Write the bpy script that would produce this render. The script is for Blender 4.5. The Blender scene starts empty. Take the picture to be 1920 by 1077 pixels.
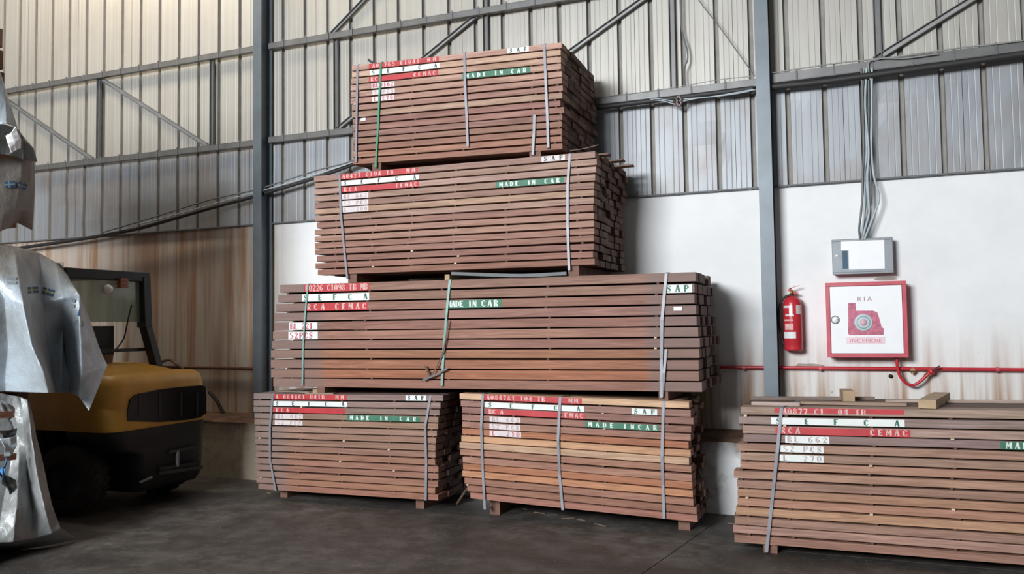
import bpy, bmesh, math, random
from mathutils import Vector, Matrix, noise
random.seed(7)
S = bpy.context.scene
C = S.collection
PI = math.pi

# ------------------------------------------------------------------ camera
FPX, YAW, PIT, ROL, CH = 1528.272, 0.386895, 0.046612, -0.013847, 1.752151
cy, sy = math.cos(YAW), math.sin(YAW)
FW = Vector((-sy*math.cos(PIT), cy*math.cos(PIT), math.sin(PIT)))
R0 = Vector((cy, sy, 0)); U0 = R0.cross(FW)
RT = R0*math.cos(ROL) + U0*math.sin(ROL)
UP = -R0*math.sin(ROL) + U0*math.cos(ROL)
CAM = Vector((0, 0, CH))
cam = bpy.data.cameras.new('camera'); co = bpy.data.objects.new('camera', cam); C.objects.link(co)
cam.sensor_width = 36; cam.lens = FPX*36/1920; cam.clip_start = .05; cam.clip_end = 200
m = Matrix((RT, UP, -FW)).transposed().to_4x4(); m.translation = CAM
co.matrix_world = m
S.camera = co

# ------------------------------------------------------------------ light
S.view_settings.view_transform = 'Standard'; S.view_settings.look = 'None'
S.view_settings.gamma = 1; S.view_settings.use_curve_mapping = False
S.view_settings.exposure = 0.12
w = bpy.data.worlds.new('world'); S.world = w; w.use_nodes = True
w.node_tree.nodes['Background'].inputs[0].default_value = (.80, .90, 1.0, 1)
w.node_tree.nodes['Background'].inputs[1].default_value = .07

def area(name, loc, target, sx, sy_, power, col):
    l = bpy.data.lights.new(name, 'AREA'); l.shape = 'RECTANGLE'; l.size = sx; l.size_y = sy_
    l.energy = power; l.color = col
    o = bpy.data.objects.new(name, l); C.objects.link(o); o.location = loc
    o.rotation_euler = (Vector(target)-Vector(loc)).to_track_quat('-Z', 'Y').to_euler()
    return o
area('door_daylight', (-4.9, -7.0, 5.4), (-2.6, 7.8, 2.6), 4.4, 3.0, 2500, (.93, .97, 1.0))
area('upper_wall_fill', (-8.8, 6.5, 7.7), (-8.8, 7.8, 4.6), 5.0, .7, 150, (1.0, .86, .68))  # added warm fill for the upper left cladding, no actual roof opening

# ------------------------------------------------------------------ helpers
def at(px, py, X=None, Y=None, Z=None):
    """world point seen at a photo pixel, on the plane X=, Y= or Z="""
    d = FW + RT*((px-960)/FPX) - UP*((py-538.5)/FPX)
    if X is not None: t = (X-CAM.x)/d.x
    elif Y is not None: t = (Y-CAM.y)/d.y
    else: t = (Z-CAM.z)/d.z
    return CAM + d*t

class MB:
    def __init__(s): s.v = []; s.f = []; s.m = []; s.sm = []
    def face(s, pts, mi=0, smooth=False):
        n = len(s.v); s.v += [tuple(p) for p in pts]; s.f.append(tuple(range(n, n+len(pts)))); s.m.append(mi); s.sm.append(smooth)
    def hexa(s, P, mi=0):
        n = len(s.v); s.v += [tuple(p) for p in P]
        for q in ((0,3,2,1),(4,5,6,7),(0,1,5,4),(1,2,6,5),(2,3,7,6),(3,0,4,7)):
            s.f.append(tuple(n+i for i in q)); s.m.append(mi); s.sm.append(False)
    def box(s, x0, x1, y0, y1, z0, z1, mi=0):
        s.hexa([(x0,y0,z0),(x1,y0,z0),(x1,y1,z0),(x0,y1,z0),(x0,y0,z1),(x1,y0,z1),(x1,y1,z1),(x0,y1,z1)], mi)
    def obox(s, a, b, w_, h_, up=(0,0,1), mi=0, off=(0,0)):
        a = Vector(a); b = Vector(b); d = (b-a).normalized(); u = Vector(up); r = d.cross(u).normalized(); u = r.cross(d)
        a = a + r*off[0] + u*off[1]; b = b + r*off[0] + u*off[1]
        P = []
        for q in (a, b): P += [q-r*w_/2-u*h_/2, q+r*w_/2-u*h_/2, q+r*w_/2+u*h_/2, q-r*w_/2+u*h_/2]
        s.hexa([P[i] for i in range(8)], mi)
    def grid(s, G, mi=0, smooth=True, close=False):
        n = len(s.v); R = len(G); K = len(G[0])
        for row in G: s.v += [tuple(p) for p in row]
        for i in range(R-1):
            for j in range(K if close else K-1):
                j2 = (j+1) % K
                s.f.append((n+i*K+j, n+i*K+j2, n+(i+1)*K+j2, n+(i+1)*K+j)); s.m.append(mi); s.sm.append(smooth)
    def tube(s, pts, r, n=8, mi=0, caps=True):
        pts = [Vector(p) for p in pts]; G = []; u = None
        for i, p in enumerate(pts):
            d = (pts[min(i+1, len(pts)-1)]-pts[max(i-1, 0)]).normalized()
            if u is None:
                u = d.cross(Vector((0,0,1)) if abs(d.z) < .9 else Vector((1,0,0))).normalized()
            else: u = (u-d*u.dot(d)).normalized()
            v = d.cross(u); rr = r[i] if isinstance(r, (list, tuple)) else r
            G.append([p+u*rr*math.cos(2*PI*k/n)+v*rr*math.sin(2*PI*k/n) for k in range(n)])
        s.grid(G, mi, True, True)
        if caps: s.face(G[0][::-1], mi); s.face(G[-1], mi)
    def lathe(s, prof, o, axis='Z', n=24, mi=0):
        o = Vector(o); G = []
        for r, h in prof:
            row = []
            for k in range(n):
                a = 2*PI*k/n; c, q = r*math.cos(a), r*math.sin(a)
                row.append(o+Vector({'Z':(c,q,h),'Y':(c,h,-q),'X':(h,c,q)}[axis]))
            G.append(row)
        s.grid(G, mi, True, True)
    def build(s, name, mats, parent=None, origin=None, bevel=0):
        me = bpy.data.meshes.new(name)
        o0 = Vector(parent['_o']) if parent is not None and '_o' in parent else Vector(origin or (0,0,0))
        me.from_pydata([tuple(Vector(v)-o0) for v in s.v], [], s.f)
        if not isinstance(mats, (list, tuple)): mats = [mats]
        for m_ in mats: me.materials.append(m_)
        for i, p in enumerate(me.polygons): p.material_index = s.m[i]; p.use_smooth = s.sm[i]
        me.update()
        o = bpy.data.objects.new(name, me); C.objects.link(o)
        if parent is not None: o.parent = parent; o['_o'] = parent['_o']
        else: o.location = o0; o['_o'] = tuple(o0)
        if bevel:
            b = o.modifiers.new('bevel', 'BEVEL'); b.width = bevel; b.segments = 2; b.limit_method = 'ANGLE'
        return o

def thing(name, loc, label, cat, group=None):
    o = bpy.data.objects.new(name, None); C.objects.link(o); o.location = loc; o['_o'] = tuple(loc)
    o.empty_display_size = .1; o['label'] = label; o['category'] = cat
    if group: o['group'] = group
    return o
def tag(o, label, cat, group=None):
    o['label'] = label; o['category'] = cat
    if group: o['group'] = group
    return o
def struct(o): o['kind'] = 'structure'; return o

# ------------------------------------------------------------------ materials
class NT:
    def __init__(s, name, rough=.6, metal=0.0, spec=.5):
        s.mat = bpy.data.materials.new(name); s.mat.use_nodes = True; s.t = s.mat.node_tree
        s.b = s.t.nodes['Principled BSDF']; s.b.inputs['Roughness'].default_value = rough
        s.b.inputs['Metallic'].default_value = metal; s.b.inputs['Specular IOR Level'].default_value = spec
    def n(s, typ, **kw):
        nd = s.t.nodes.new(typ)
        for k, v in kw.items():
            if k.startswith('i_'): nd.inputs[k[2:].replace('_', ' ')].default_value = v
            else: setattr(nd, k, v)
        return nd
    def l(s, a, b): s.t.links.new(a, b)
    def coords(s, scale, off=None, kind='Object'):
        tc = s.n('ShaderNodeTexCoord'); mp = s.n('ShaderNodeMapping'); mp.inputs['Scale'].default_value = scale
        s.l(tc.outputs[kind], mp.inputs['Vector'])
        if off is not None: s.l(off, mp.inputs['Location'])
        return mp.outputs[0]
    def noise(s, vec, scale=1, detail=4, rough=.55, dist=0):
        nd = s.n('ShaderNodeTexNoise'); nd.inputs['Scale'].default_value = scale; nd.inputs['Detail'].default_value = detail
        nd.inputs['Roughness'].default_value = rough; nd.inputs['Distortion'].default_value = dist
        s.l(vec, nd.inputs['Vector']); return nd.outputs['Fac']
    def ramp(s, fac, stops):
        nd = s.n('ShaderNodeValToRGB'); e = nd.color_ramp.elements
        while len(e) < len(stops): e.new(.5)
        for i, (p, c) in enumerate(stops):
            e[i].position = p; e[i].color = (c, c, c, 1) if isinstance(c, (int, float)) else (*c, 1)
        s.l(fac, nd.inputs[0]); return nd.outputs[0]
    def mix(s, fac, a, b, typ='MIX'):
        nd = s.n('ShaderNodeMix'); nd.data_type = 'RGBA'; nd.blend_type = typ
        for sock, val in ((0, fac), (6, a), (7, b)):
            if isinstance(val, (int, float)): nd.inputs[sock].default_value = val
            elif isinstance(val, tuple): nd.inputs[sock].default_value = (*val, 1)
            else: s.l(val, nd.inputs[sock])
        return nd.outputs[2]
    def math(s, op, a, b=0.0, clamp=False):
        nd = s.n('ShaderNodeMath'); nd.operation = op; nd.use_clamp = clamp
        for i, val in enumerate((a, b)):
            if isinstance(val, (int, float)): nd.inputs[i].default_value = val
            else: s.l(val, nd.inputs[i])
        return nd.outputs[0]
    def rng(s, v, a, b, c=0.0, d=1.0):
        nd = s.n('ShaderNodeMapRange'); s.l(v, nd.inputs[0])
        for i, x in enumerate((a, b, c, d)): nd.inputs[i+1].default_value = x
        return nd.outputs[0]
    def xyz(s, kind='Object', world=False):
        if world:
            g = s.n('ShaderNodeNewGeometry'); src = g.outputs['Position']
        else: src = s.n('ShaderNodeTexCoord').outputs[kind]
        nd = s.n('ShaderNodeSeparateXYZ'); s.l(src, nd.inputs[0]); return nd.outputs
    def col(s, c):
        if isinstance(c, tuple): s.b.inputs['Base Color'].default_value = (*c, 1)
        else: s.l(c, s.b.inputs['Base Color'])
        return s
    def bump(s, h, strength=.3, dist=.01):
        nd = s.n('ShaderNodeBump'); nd.inputs['Strength'].default_value = strength; nd.inputs['Distance'].default_value = dist
        s.l(h, nd.inputs['Height']); s.l(nd.outputs[0], s.b.inputs['Normal']); return s

def wood(name, grey=None, gx=None):
    """tint comes from each board's own object colour; grain along X; optional weathering beyond the X range gx"""
    t = NT(name, .72, 0, .3)
    oi = t.n('ShaderNodeObjectInfo')
    sc = t.math('MULTIPLY', oi.outputs['Random'], 37.0)
    cb = t.n('ShaderNodeCombineXYZ'); t.l(sc, cb.inputs[0]); t.l(sc, cb.inputs[1]); t.l(sc, cb.inputs[2])
    g1 = t.noise(t.coords((1.1, 7, 24), cb.outputs[0]), 1.0, 5, .62, 1.7)
    g2 = t.noise(t.coords((5, 40, 170), cb.outputs[0]), 1.0, 3, .6, .3)
    big = t.noise(t.coords((.9, 3, 3), cb.outputs[0]), 1.0, 2)
    a = t.mix(t.ramp(g1, [(.32, 0.0), (.62, 1.0)]), (.70, .66, .63), (1.14, 1.13, 1.12))
    c = t.mix(1.0, oi.outputs['Color'], a, 'MULTIPLY')
    c = t.mix(t.ramp(g2, [(.35, .30), (.6, 0.0)]), c, (.10, .045, .03))
    c = t.mix(t.ramp(big, [(.4, 0.0), (.7, .45)]), c, t.mix(1.0, c, (.74, .70, .68), 'MULTIPLY'))
    if gx:
        X = t.xyz(world=True)[0]
        nz = t.noise(t.coords((3, 3, 12), cb.outputs[0]), 1.0, 2)
        X = t.math('ADD', X, t.math('MULTIPLY', nz, .12))
        f = t.math('MAXIMUM', t.rng(X, gx[0]+.08, gx[0]-.08), t.rng(X, gx[1]-.04, gx[1]+.04))
        c = t.mix(t.math('MULTIPLY', f, .62), c, grey)
    t.col(c); t.bump(g1, .25, .004)
    return t.mat
def flat(name, c, rough=.5, metal=0, var=.12, spec=.5, scale=9):
    t = NT(name, rough, metal, spec)
    nz = t.noise(t.coords((scale, scale, scale)), 1, 5)
    t.col(t.mix(t.ramp(nz, [(.3, 0.0), (.7, 1.0)]), tuple(x*(1-var) for x in c), tuple(min(1, x*(1+var)) for x in c)))
    return t.mat

M = {}
M['wood'] = wood('sapele')
M['wood_long'] = wood('sapele_long', (.19, .145, .135), (at(612, 650, Y=6.87).x, at(1228, 650, Y=6.87).x))
M['wood_low'] = wood('sapele_low', (.20, .155, .14), (at(545, 820, Y=6.87).x, 9))
M['end'] = None
M['red'] = flat('red_paint', (.46, .035, .042), .55, 0, .16)
M['white'] = flat('white_paint', (.72, .74, .72), .55, 0, .06)
M['label'] = flat('pink_white_paint', (.66, .58, .58), .6, 0, .10)
M['green'] = flat('green_paint', (.045, .165, .10), .6, 0, .2)
M['ink_black'] = flat('stencil_black', (.05, .06, .055), .6)
M['ink_green'] = flat('stencil_green', (.03, .14, .08), .6)
M['ink_white'] = flat('stencil_white', (.66, .74, .68), .6)
M['ink_pinkwhite'] = flat('stencil_faded_white', (.66, .40, .38), .6, 0, .25, .5, 30)
M['ink_red'] = flat('stencil_red', (.50, .10, .14), .6, 0, .2)
M['ink_faint'] = flat('stencil_faint', (.44, .33, .33), .6, 0, .25)
M['strap'] = flat('steel_strap', (.24, .235, .26), .5, .3, .12)
M['strap_green'] = flat('green_strap', (.05, .26, .15), .4, 0, .15)
M['strap_mint'] = flat('mint_strap', (.22, .36, .32), .4, .1, .15)
M['strap_rust'] = flat('rusty_strap', (.11, .07, .05), .6, .2, .2)
M['pale'] = flat('pale_lumber', (.62, .48, .34), .7)
M['spacer'] = flat('spacer_lumber', (.10, .045, .03), .8)
M['bearer'] = flat('bearer_lumber', (.17, .085, .06), .75, 0, .25)
M['oak'] = flat('offcut_lumber', (.40, .28, .17), .7, 0, .15)
M['steel'] = flat('galvanised_paint', (.150, .148, .145), .45, .25, .18, .5, 5)
M['steel_lt'] = flat('pale_grey_steel', (.30, .295, .285), .5, .2, .15, .5, 5)
M['column'] = flat('column_paint', (.125, .148, .168), .42, .2, .14, .5, 4)
M['cable'] = flat('grey_cable', (.13, .135, .14), .6)
M['cable_light'] = flat('pale_cable', (.40, .455, .49), .55)
M['cable_black'] = flat('black_cable', (.028, .026, .026), .6)
M['redgloss'] = flat('red_enamel', (.50, .028, .04), .3, 0, .12)
M['pinkred'] = flat('faded_red_enamel', (.56, .10, .13), .32, 0, .12)
M['enamel'] = flat('white_enamel', (.90, .90, .91), .25, 0, .02)
M['greybox'] = flat('grey_enclosure', (.24, .26, .28), .4, .2, .1)
M['rubber'] = flat('tyre_rubber', (.022, .018, .016), .85, 0, .3)
M['black'] = flat('black_paint', (.012, .012, .013), .5, 0, .3)
M['blackgloss'] = flat('black_gloss', (.006, .007, .008), .30, 0, .2, .3)
M['yellow'] = flat('yellow_paint', (.50, .26, .035), .42, 0, .12, .5, 4)
M['orange'] = flat('orange_lens', (.30, .075, .02), .35)
M['brass'] = flat('brass', (.45, .33, .14), .35, .8)
M['steel_bright'] = flat('bright_steel', (.55, .55, .53), .3, .8)
M['rustpipe'] = flat('rusty_pipe', (.13, .045, .03), .6, 0, .3)
M['dust'] = flat('dry_debris', (.17, .12, .08), .9, 0, .3)
M['blueprint'] = flat('blue_print', (.03, .08, .16), .6)
M['bluebright'] = flat('bright_blue_print', (.02, .16, .40), .6)
M['yellowprint'] = flat('yellow_print', (.36, .33, .10), .6)
M['greyprint'] = flat('grey_print', (.22, .25, .27), .6)

def mk_glass():
    t = NT('green_glass', .08, 0, .5); t.col((.26, .36, .28)); t.b.inputs['Alpha'].default_value = .62
    return t.mat
M['glass'] = mk_glass()
def mk_sheet(name, c, dirt):
    t = NT(name, .5, .2, .45)
    v = t.coords((14, 1, .35)); st = t.noise(v, 1, 5, .6)
    bl = t.noise(t.coords((1.1, 1, .9)), 1, 4, .6)
    fine = t.noise(t.coords((60, 1, .5)), 1, 3)
    a = t.mix(t.ramp(st, [(.35, 0.0), (.68, 1.0)]), tuple(x*.92 for x in c), tuple(x*1.06 for x in c))
    a = t.mix(t.ramp(fine, [(.55, 0.0), (.8, .05)]), a, tuple(x*.62 for x in c))
    a = t.mix(t.ramp(bl, [(.48, 0.0), (.72, dirt)]), a, (.23, .165, .125))
    t.col(a); t.b.inputs['Roughness'].default_value = .48
    t.bump(t.noise(t.coords((2.5, 1, 2.0)), 1, 3), .15, .02)
    return t.mat
M['sheet_up'] = mk_sheet('cladding_upper', (.42, .402, .365), .18)
M['sheet_low'] = mk_sheet('cladding_lower', (.31, .325, .345), .62)
def mk_plaster():
    t = NT('plaster', .8, 0, .2)
    X, Y_, Z = t.xyz(world=True)[:3]
    st = t.noise(t.coords((7, 1, .28)), 1, 4, .6, .3)
    st2 = t.noise(t.coords((2.1, 1, .18)), 1, 3, .5)
    bl = t.noise(t.coords((1.5, 1.5, 1.5)), 1, 6, .65)
    base = t.mix(t.ramp(bl, [(.35, 0.0), (.7, 1.0)]), (.77, .77, .77), (.86, .86, .86))
    low = t.rng(Z, 1.72, 1.0)
    left = t.rng(X, -6.05, -6.75)
    k = t.math('MAXIMUM', t.math('MULTIPLY', low, 1.0), t.math('MULTIPLY', left, .95))
    s1 = t.math('MULTIPLY', t.ramp(st, [(.44, 0.0), (.64, 1.0)]), k)
    base = t.mix(t.math('MULTIPLY', left, .62), base, (.40, .285, .19))
    base = t.mix(t.math('MULTIPLY', low, .42), base, (.58, .50, .41))
    base = t.mix(s1, base, (.36, .20, .11))
    s2 = t.math('MULTIPLY', t.ramp(st2, [(.58, 0.0), (.66, .8)]), t.math('MULTIPLY', k, .7))
    base = t.mix(s2, base, (.30, .15, .08))
    sp = t.noise(t.coords((18, 18, 14)), 1, 2)
    base = t.mix(t.math('MULTIPLY', t.ramp(sp, [(.70, 0.0), (.74, .6)]), low), base, (.12, .09, .07))
    t.col(base); t.bump(bl, .2, .01)
    return t.mat
M['plaster'] = mk_plaster()
def mk_plinth():
    t = NT('plinth_plaster', .85, 0, .2)
    X, Y_, Z = t.xyz(world=True)[:3]
    bl = t.noise(t.coords((5, 5, 4)), 1, 6, .7)
    left = t.rng(X, -3.0, -5.5)
    a = t.mix(left, (.78, .79, .79), (.46, .40, .31))
    a = t.mix(t.ramp(bl, [(.50, 0.0), (.72, .8)]), a, (.28, .25, .22))
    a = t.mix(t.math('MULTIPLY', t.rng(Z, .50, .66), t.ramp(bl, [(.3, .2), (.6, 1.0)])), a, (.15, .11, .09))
    t.col(a); t.bump(bl, .6, .015); return t.mat
M['plinth'] = mk_plinth()
M['ledge'] = flat('ledge_dirt', (.15, .095, .065), .9, 0, .35, .2, 6)
def mk_floor():
    t = NT('concrete_floor', .62, 0, .35)
    b1 = t.noise(t.coords((.55, .8, 1)), 1, 5, .6, .4)
    b2 = t.noise(t.coords((4, 4, 4)), 1, 8, .7)
    b3 = t.noise(t.coords((26, 26, 26)), 1, 3, .6)
    a = t.mix(t.ramp(b1, [(.36, 0.0), (.62, 1.0)]), (.046, .039, .034), (.135, .121, .111))
    a = t.mix(t.ramp(b2, [(.42, .75), (.60, 0.0)]), a, (.040, .035, .031))
    a = t.mix(t.ramp(b3, [(.62, 0.0), (.72, .6)]), a, (.21, .18, .16))
    t.col(a); t.b.inputs['Roughness'].default_value = .6
    t.l(t.rng(b2, .3, .7, .48, .78), t.b.inputs['Roughness'])
    t.bump(b2, .35, .01); return t.mat
M['floor'] = mk_floor()
def mk_tarp(name, c, dirt, rough=.34, dust=None):
    t = NT(name, rough, .12, .6)
    n1 = t.noise(t.coords((2.2, 2.2, 1.4)), 1, 5, .6); n2 = t.noise(t.coords((11, 11, 9)), 1, 6, .7, .6)
    a = t.mix(t.ramp(n1, [(.42, 0.0), (.68, 1.0)]), c, dirt)
    a = t.mix(t.ramp(n2, [(.35, .35), (.55, 0.0)]), a, tuple(x*.7 for x in c))
    Z = t.xyz(world=True)[2]
    if dust: a = t.mix(t.math('MULTIPLY', t.rng(t.math('ADD', Z, t.math('MULTIPLY', n1, .5)), dust[0], dust[1]), .8), a, (.25, .20, .15))
    t.col(a); t.bump(n2, .5, .02); return t.mat
M['tarp'] = mk_tarp('silver_tarp', (.42, .48, .53), (.24, .245, .24), .34, (2.30, 2.60))
M['tarp_pale'] = mk_tarp('pale_blue_tarp', (.36, .42, .46), (.20, .20, .20))
M['tarp_dirty'] = mk_tarp('dusty_tarp', (.24, .22, .20), (.15, .13, .115), .5)
M['tarp_silver'] = mk_tarp('grey_foil_tarp', (.30, .31, .31), (.12, .115, .11), .3)
M['tarp_dark'] = mk_tarp('dark_tarp', (.045, .05, .045), (.03, .03, .028), .4)
M['groove'] = flat('groove_shade', (.26, .245, .225), .75, 0, .12)  # darker tone paints in the shade inside the cladding grooves
M['ceiling'] = flat('roof_sheet', (.18, .18, .18), .7)
M['side'] = flat('side_wall_paint', (.13, .12, .11), .8)

# ------------------------------------------------------------------ setting
XL, XR, YB, ZT = -13.0, 5.8, 8.116, 8.3
# floor of cast slabs with recessed joints
fb = MB(); fb.box(XL, XR, -9, 8.6, -.20, -.03)
floor = struct(fb.build('floor', M['floor']))
JY, JX, JSL = 6.62, -1.22, .16
def slab(poly):
    b = MB(); z0, z1 = -.05, 0.0
    b.face([(x, y, z1) for x, y in poly]); 
    n = len(poly)
    for i in range(n):
        a, c = poly[i], poly[(i+1) % n]; b.face([(a[0], a[1], z0), (c[0], c[1], z0), (c[0], c[1], z1), (a[0], a[1], z1)])
    b.build('slab', M['floor'], floor)
g = .004
def jx(y): return JX + (y-JY)*JSL
slab([(XL, -9), (jx(-9)-g, -9), (jx(JY)-g, JY-g), (XL, JY-g)])
slab([(jx(-9)+g, -9), (XR, -9), (XR, JY-g), (jx(JY)+g, JY-g)])
slab([(XL, JY+g), (JX-g, JY+g), (jx(8.6)-g, 8.6), (XL, 8.6)])
slab([(JX+g, JY+g), (XR, JY+g), (XR, 8.6), (jx(8.6)+g, 8.6)])

wb = MB(); wb.box(XL, XR, YB, 8.55, -.02, 3.04)
wall = struct(wb.build('wall_back', M['plaster']))
pb = MB()
# plinth with a slightly uneven face, ledge sloped on top
xs = [XL+i*(XR-XL)/90 for i in range(91)]; G = []
for k in range(8):
    z = .655*k/7
    G.append([(x, 7.68+.012*noise.noise(Vector((x*1.7, z*4, 0))), z) for x in xs])
pb.grid(G, 0, True)
pl = pb.build('plinth', M['plinth'], wall)
lb = MB(); lb.grid([[(x, 7.675+.012*noise.noise(Vector((x*1.7, 2.4, 0))), .65+.02*noise.noise(Vector((x*2.3, 0, 5)))) for x in xs],
                    [(x, 7.74, .675+.02*noise.noise(Vector((x*2.9, 0, 1)))) for x in xs], [(x, 7.9, .695+.02*noise.noise(Vector((x*1.9, 3, 1)))) for x in xs], [(x, 8.12, .72) for x in xs]], 0, True)
lb.build('plinth_ledge', M['ledge'], wall)
fl = MB(); fl.obox((XL, 8.09, 3.034), (XR, 8.09, 3.034), .05, .014); fl.build('sill_flashing', M['cable'], wall)

# corrugated cladding sheets: grooves every .31 m, three small folds between
ribs = [-0.114+.3253*k for k in range(-19, 19)]
ribs = [-6.296-.3323*j for j in range(1, 21)][::-1] + ribs
ribs = [x for x in ribs if XL+.1 < x < XR-.1]
def cladding(z0, z1, mat, nz, dent, yoff, seed):
    for i in range(0, len(ribs)-1, 3):
        a = ribs[i]-.165; bnd = ribs[min(i+3, len(ribs)-1)]-.165
        prof = [(a, 0)]
        for x in ribs[i:i+3]:
            if x+.15 > bnd+.02: break
            prof += [(x-.025, 0), (x-.020, .045), (x+.020, .045), (x+.025, 0)]
            for q in (-.12, -.068, .068, .12):
                prof += [(x+q-.005, 0), (x+q, .0016), (x+q+.005, 0)]
        prof.append((bnd-.004, 0)); prof.sort()
        G = []
        for k in range(nz+1):
            z = z0+(z1-z0)*k/nz
            G.append([(x, YB-.025+yoff+d-dent*max(0, noise.noise(Vector((x*2.1, z*2.3, seed)))-.15), z) for x, d in prof])
        b = MB(); b.grid(G, 0, False)
        nc = len(prof)-1
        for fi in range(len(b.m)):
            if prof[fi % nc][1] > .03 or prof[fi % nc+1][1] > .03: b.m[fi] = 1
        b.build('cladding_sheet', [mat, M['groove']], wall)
cladding(4.01, ZT, M['sheet_up'], 2, 0, .012, 1)
cladding(3.022, 4.08, M['sheet_low'], 9, .022, 0, 4)

b = MB(); b.box(XL-.2, XL, -9, 8.6, 0, ZT); struct(b.build('wall_left', M['side']))
b = MB(); b.box(XR, XR+.2, -9, 8.6, 0, ZT); struct(b.build('wall_right', M['side']))
b = MB(); b.box(XL-.2, XR+.2, -9, 8.6, ZT, ZT+.15); struct(b.build('ceiling', M['ceiling']))
b = MB(); b.box(XL-.2, XR+.2, 8.56, 8.66, 2.9, ZT); b.build('outer_liner', M['side'], wall)

# columns (rolled I sections), girts and braces
def column(xc, label):
    t = thing('steel_column', (xc, 7.956, 0), label, 'column')
    b = MB(); b.box(xc-.062, xc+.062, 7.861, 7.873, 0, ZT); b.build('flange', M['column'], t)
    b = MB(); b.box(xc-.062, xc+.062, 8.051, 8.063, 0, ZT); b.build('flange', M['column'], t)
    b = MB(); b.box(xc-.006, xc+.006, 7.873, 8.051, 0, ZT); b.build('web', M['column'], t)
    b = MB(); b.box(xc-.13, xc+.13, 7.816, 7.991, 0, .02)
    b.build('base_plate', M['column'], t)
    return t
CL = at(482, 400, Y=7.861).x; CR = at(1437, 400, Y=7.861).x
column(CL, 'dark grey steel I-section column behind the left end of the timber stack')
column(CR, 'blue-grey steel I-section column between the timber stack and the fire extinguisher')

def channel(a, b_, w_, d_, mat, name, label, cat, lip=.006, group=None):
    """U channel from a to b, open side towards the room (-Y)"""
    a = Vector(a); b_ = Vector(b_); dv = (b_-a).normalized(); n = Vector((0, 1, 0)); s_ = dv.cross(n).normalized()
    t = thing(name, a, label, cat, group)
    b = MB(); b.obox(a, b_, w_, .006, up=n, off=(0, d_/2-.003)); b.build('web', mat, t)
    for q in (-1, 1):
        b = MB(); b.obox(a, b_, lip, d_, up=n, off=(q*(w_/2-lip/2), 0)); b.build('lip', M['cable'], t)  # darker lip colour paints in the shadowed edges of the channel
    return t
YG = 8.011
def girt(p0, p1, label, w_=.065, clips=True):
    z = (p0.z+p1.z)/2
    a = Vector((p0.x, YG, p0.z)); b_ = Vector((p1.x, YG, p1.z))
    t = thing('steel_girt', a, label, 'beam')
    b = MB(); b.obox(a, b_, .05, .006, off=(0, w_/2)); b.obox(a, b_, .05, .006, off=(0, -w_/2)); b.obox(a, b_, .006, w_, off=(.022, 0))
    b.obox(a, b_, .006, .016, off=(-.022, w_/2-.008)); b.obox(a, b_, .006, .016, off=(-.022, -w_/2+.008))
    b.build('rail', M['steel'], t)
    if clips:
        for x in ribs:
            x2 = x+.09
            if min(a.x, b_.x)+.05 < x2 < max(a.x, b_.x)-.05:
                zz = a.z+(b_.z-a.z)*(x2-a.x)/(b_.x-a.x)
                c = MB(); c.box(x2-.008, x2+.008, YG-.034, YG-.026, zz-w_/2-.008, zz+w_/2+.02); c.build('clip', M['cable'], t)
    return t
def gp(px, py): return at(px, py, Y=YG)
LA = XL+.05
def ext(p, q, x):  # extend line p-q to X=x
    k = (x-p.x)/(q.x-p.x); return p+(q-p)*k
A1, A2 = gp(13.6, 172), gp(476, 93)
girt(ext(A1, A2, LA), ext(A1, A2, CL-.066), 'upper steel girt on the cladding left of the dark column')
A3, A4 = gp(510, 87), gp(1024, 2)
girt(ext(A3, A4, CL+.066), ext(A3, A4, CR-.066), 'upper steel girt above the stack rising to the top edge of the photo')
B1, B2 = gp(66, 316), gp(476, 269)
girt(ext(B1, B2, LA), ext(B1, B2, CL-.066), 'lower steel girt on the shaded cladding above the forklift')
B3, B4 = gp(517, 262), gp(1416, 156)
girt(ext(B3, B4, CL+.066), ext(B3, B4, CR-.066), 'lower steel girt passing behind the topmost timber pack')
B5, B6 = gp(1445, 149), gp(1920, 88)
girt(ext(B5, B6, CR+.066), ext(B5, B6, 4.5), 'lower steel girt carrying grey cables above the fire hose cabinet', .08)

def post(px, y0, y1, label, w_=.06):
    a = at(px, y0, Y=8.058); b_ = Vector((a.x, 8.058, at(px, y1, Y=8.058).z))
    channel(a, b_, w_, .036, M['steel'], 'steel_post', label, 'post')
post(186, 147, 300, 'short vertical steel post left of centre between girts on left wall')
post(398, 112, 272, 'short vertical steel post between girts nearest the dark column on its left')
post(630, 72, 246, 'vertical steel post between girts just right of the dark column')
post(905, -420, 100, 'vertical steel post rising behind the topmost timber pack')
post(1249, -420, 170, 'vertical steel post standing on the girt left of the blue-grey column')
post(1628, -420, 112, 'vertical steel post above the girt over the grey cable drop')
def brace(p, q, label, w_=.05):
    a = at(*p, Y=8.058); b_ = at(*q, Y=8.058); b_.y = a.y
    if q[1] < 0: b_ = a+(b_-a)*((7.9-a.z)/(b_.z-a.z))
    lim = CR-.09 if a.x < CR else XR-.08
    if b_.x > lim: b_ = a+(b_-a)*((lim-a.x)/(b_.x-a.x))
    channel(a, b_, w_, .036, M['steel_lt'], 'steel_brace', label, 'brace')
brace((190, 148), (388, 273), 'diagonal steel brace sloping down towards the dark column')
brace((0, 180), (172, 298), 'diagonal steel brace beside the wrapped packs at far left')
brace((632, 243), (903, 22), 'diagonal steel brace running up behind the topmost timber pack')
brace((622, 64), (745, -65), 'diagonal steel brace at the top edge right of the dark column')
brace((905, 215), (1290, -62), 'diagonal steel brace emerging right of the topmost timber pack')
brace((1640, 112), (1920, -62), 'diagonal steel brace above the girt at the upper right corner', .055)

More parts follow.
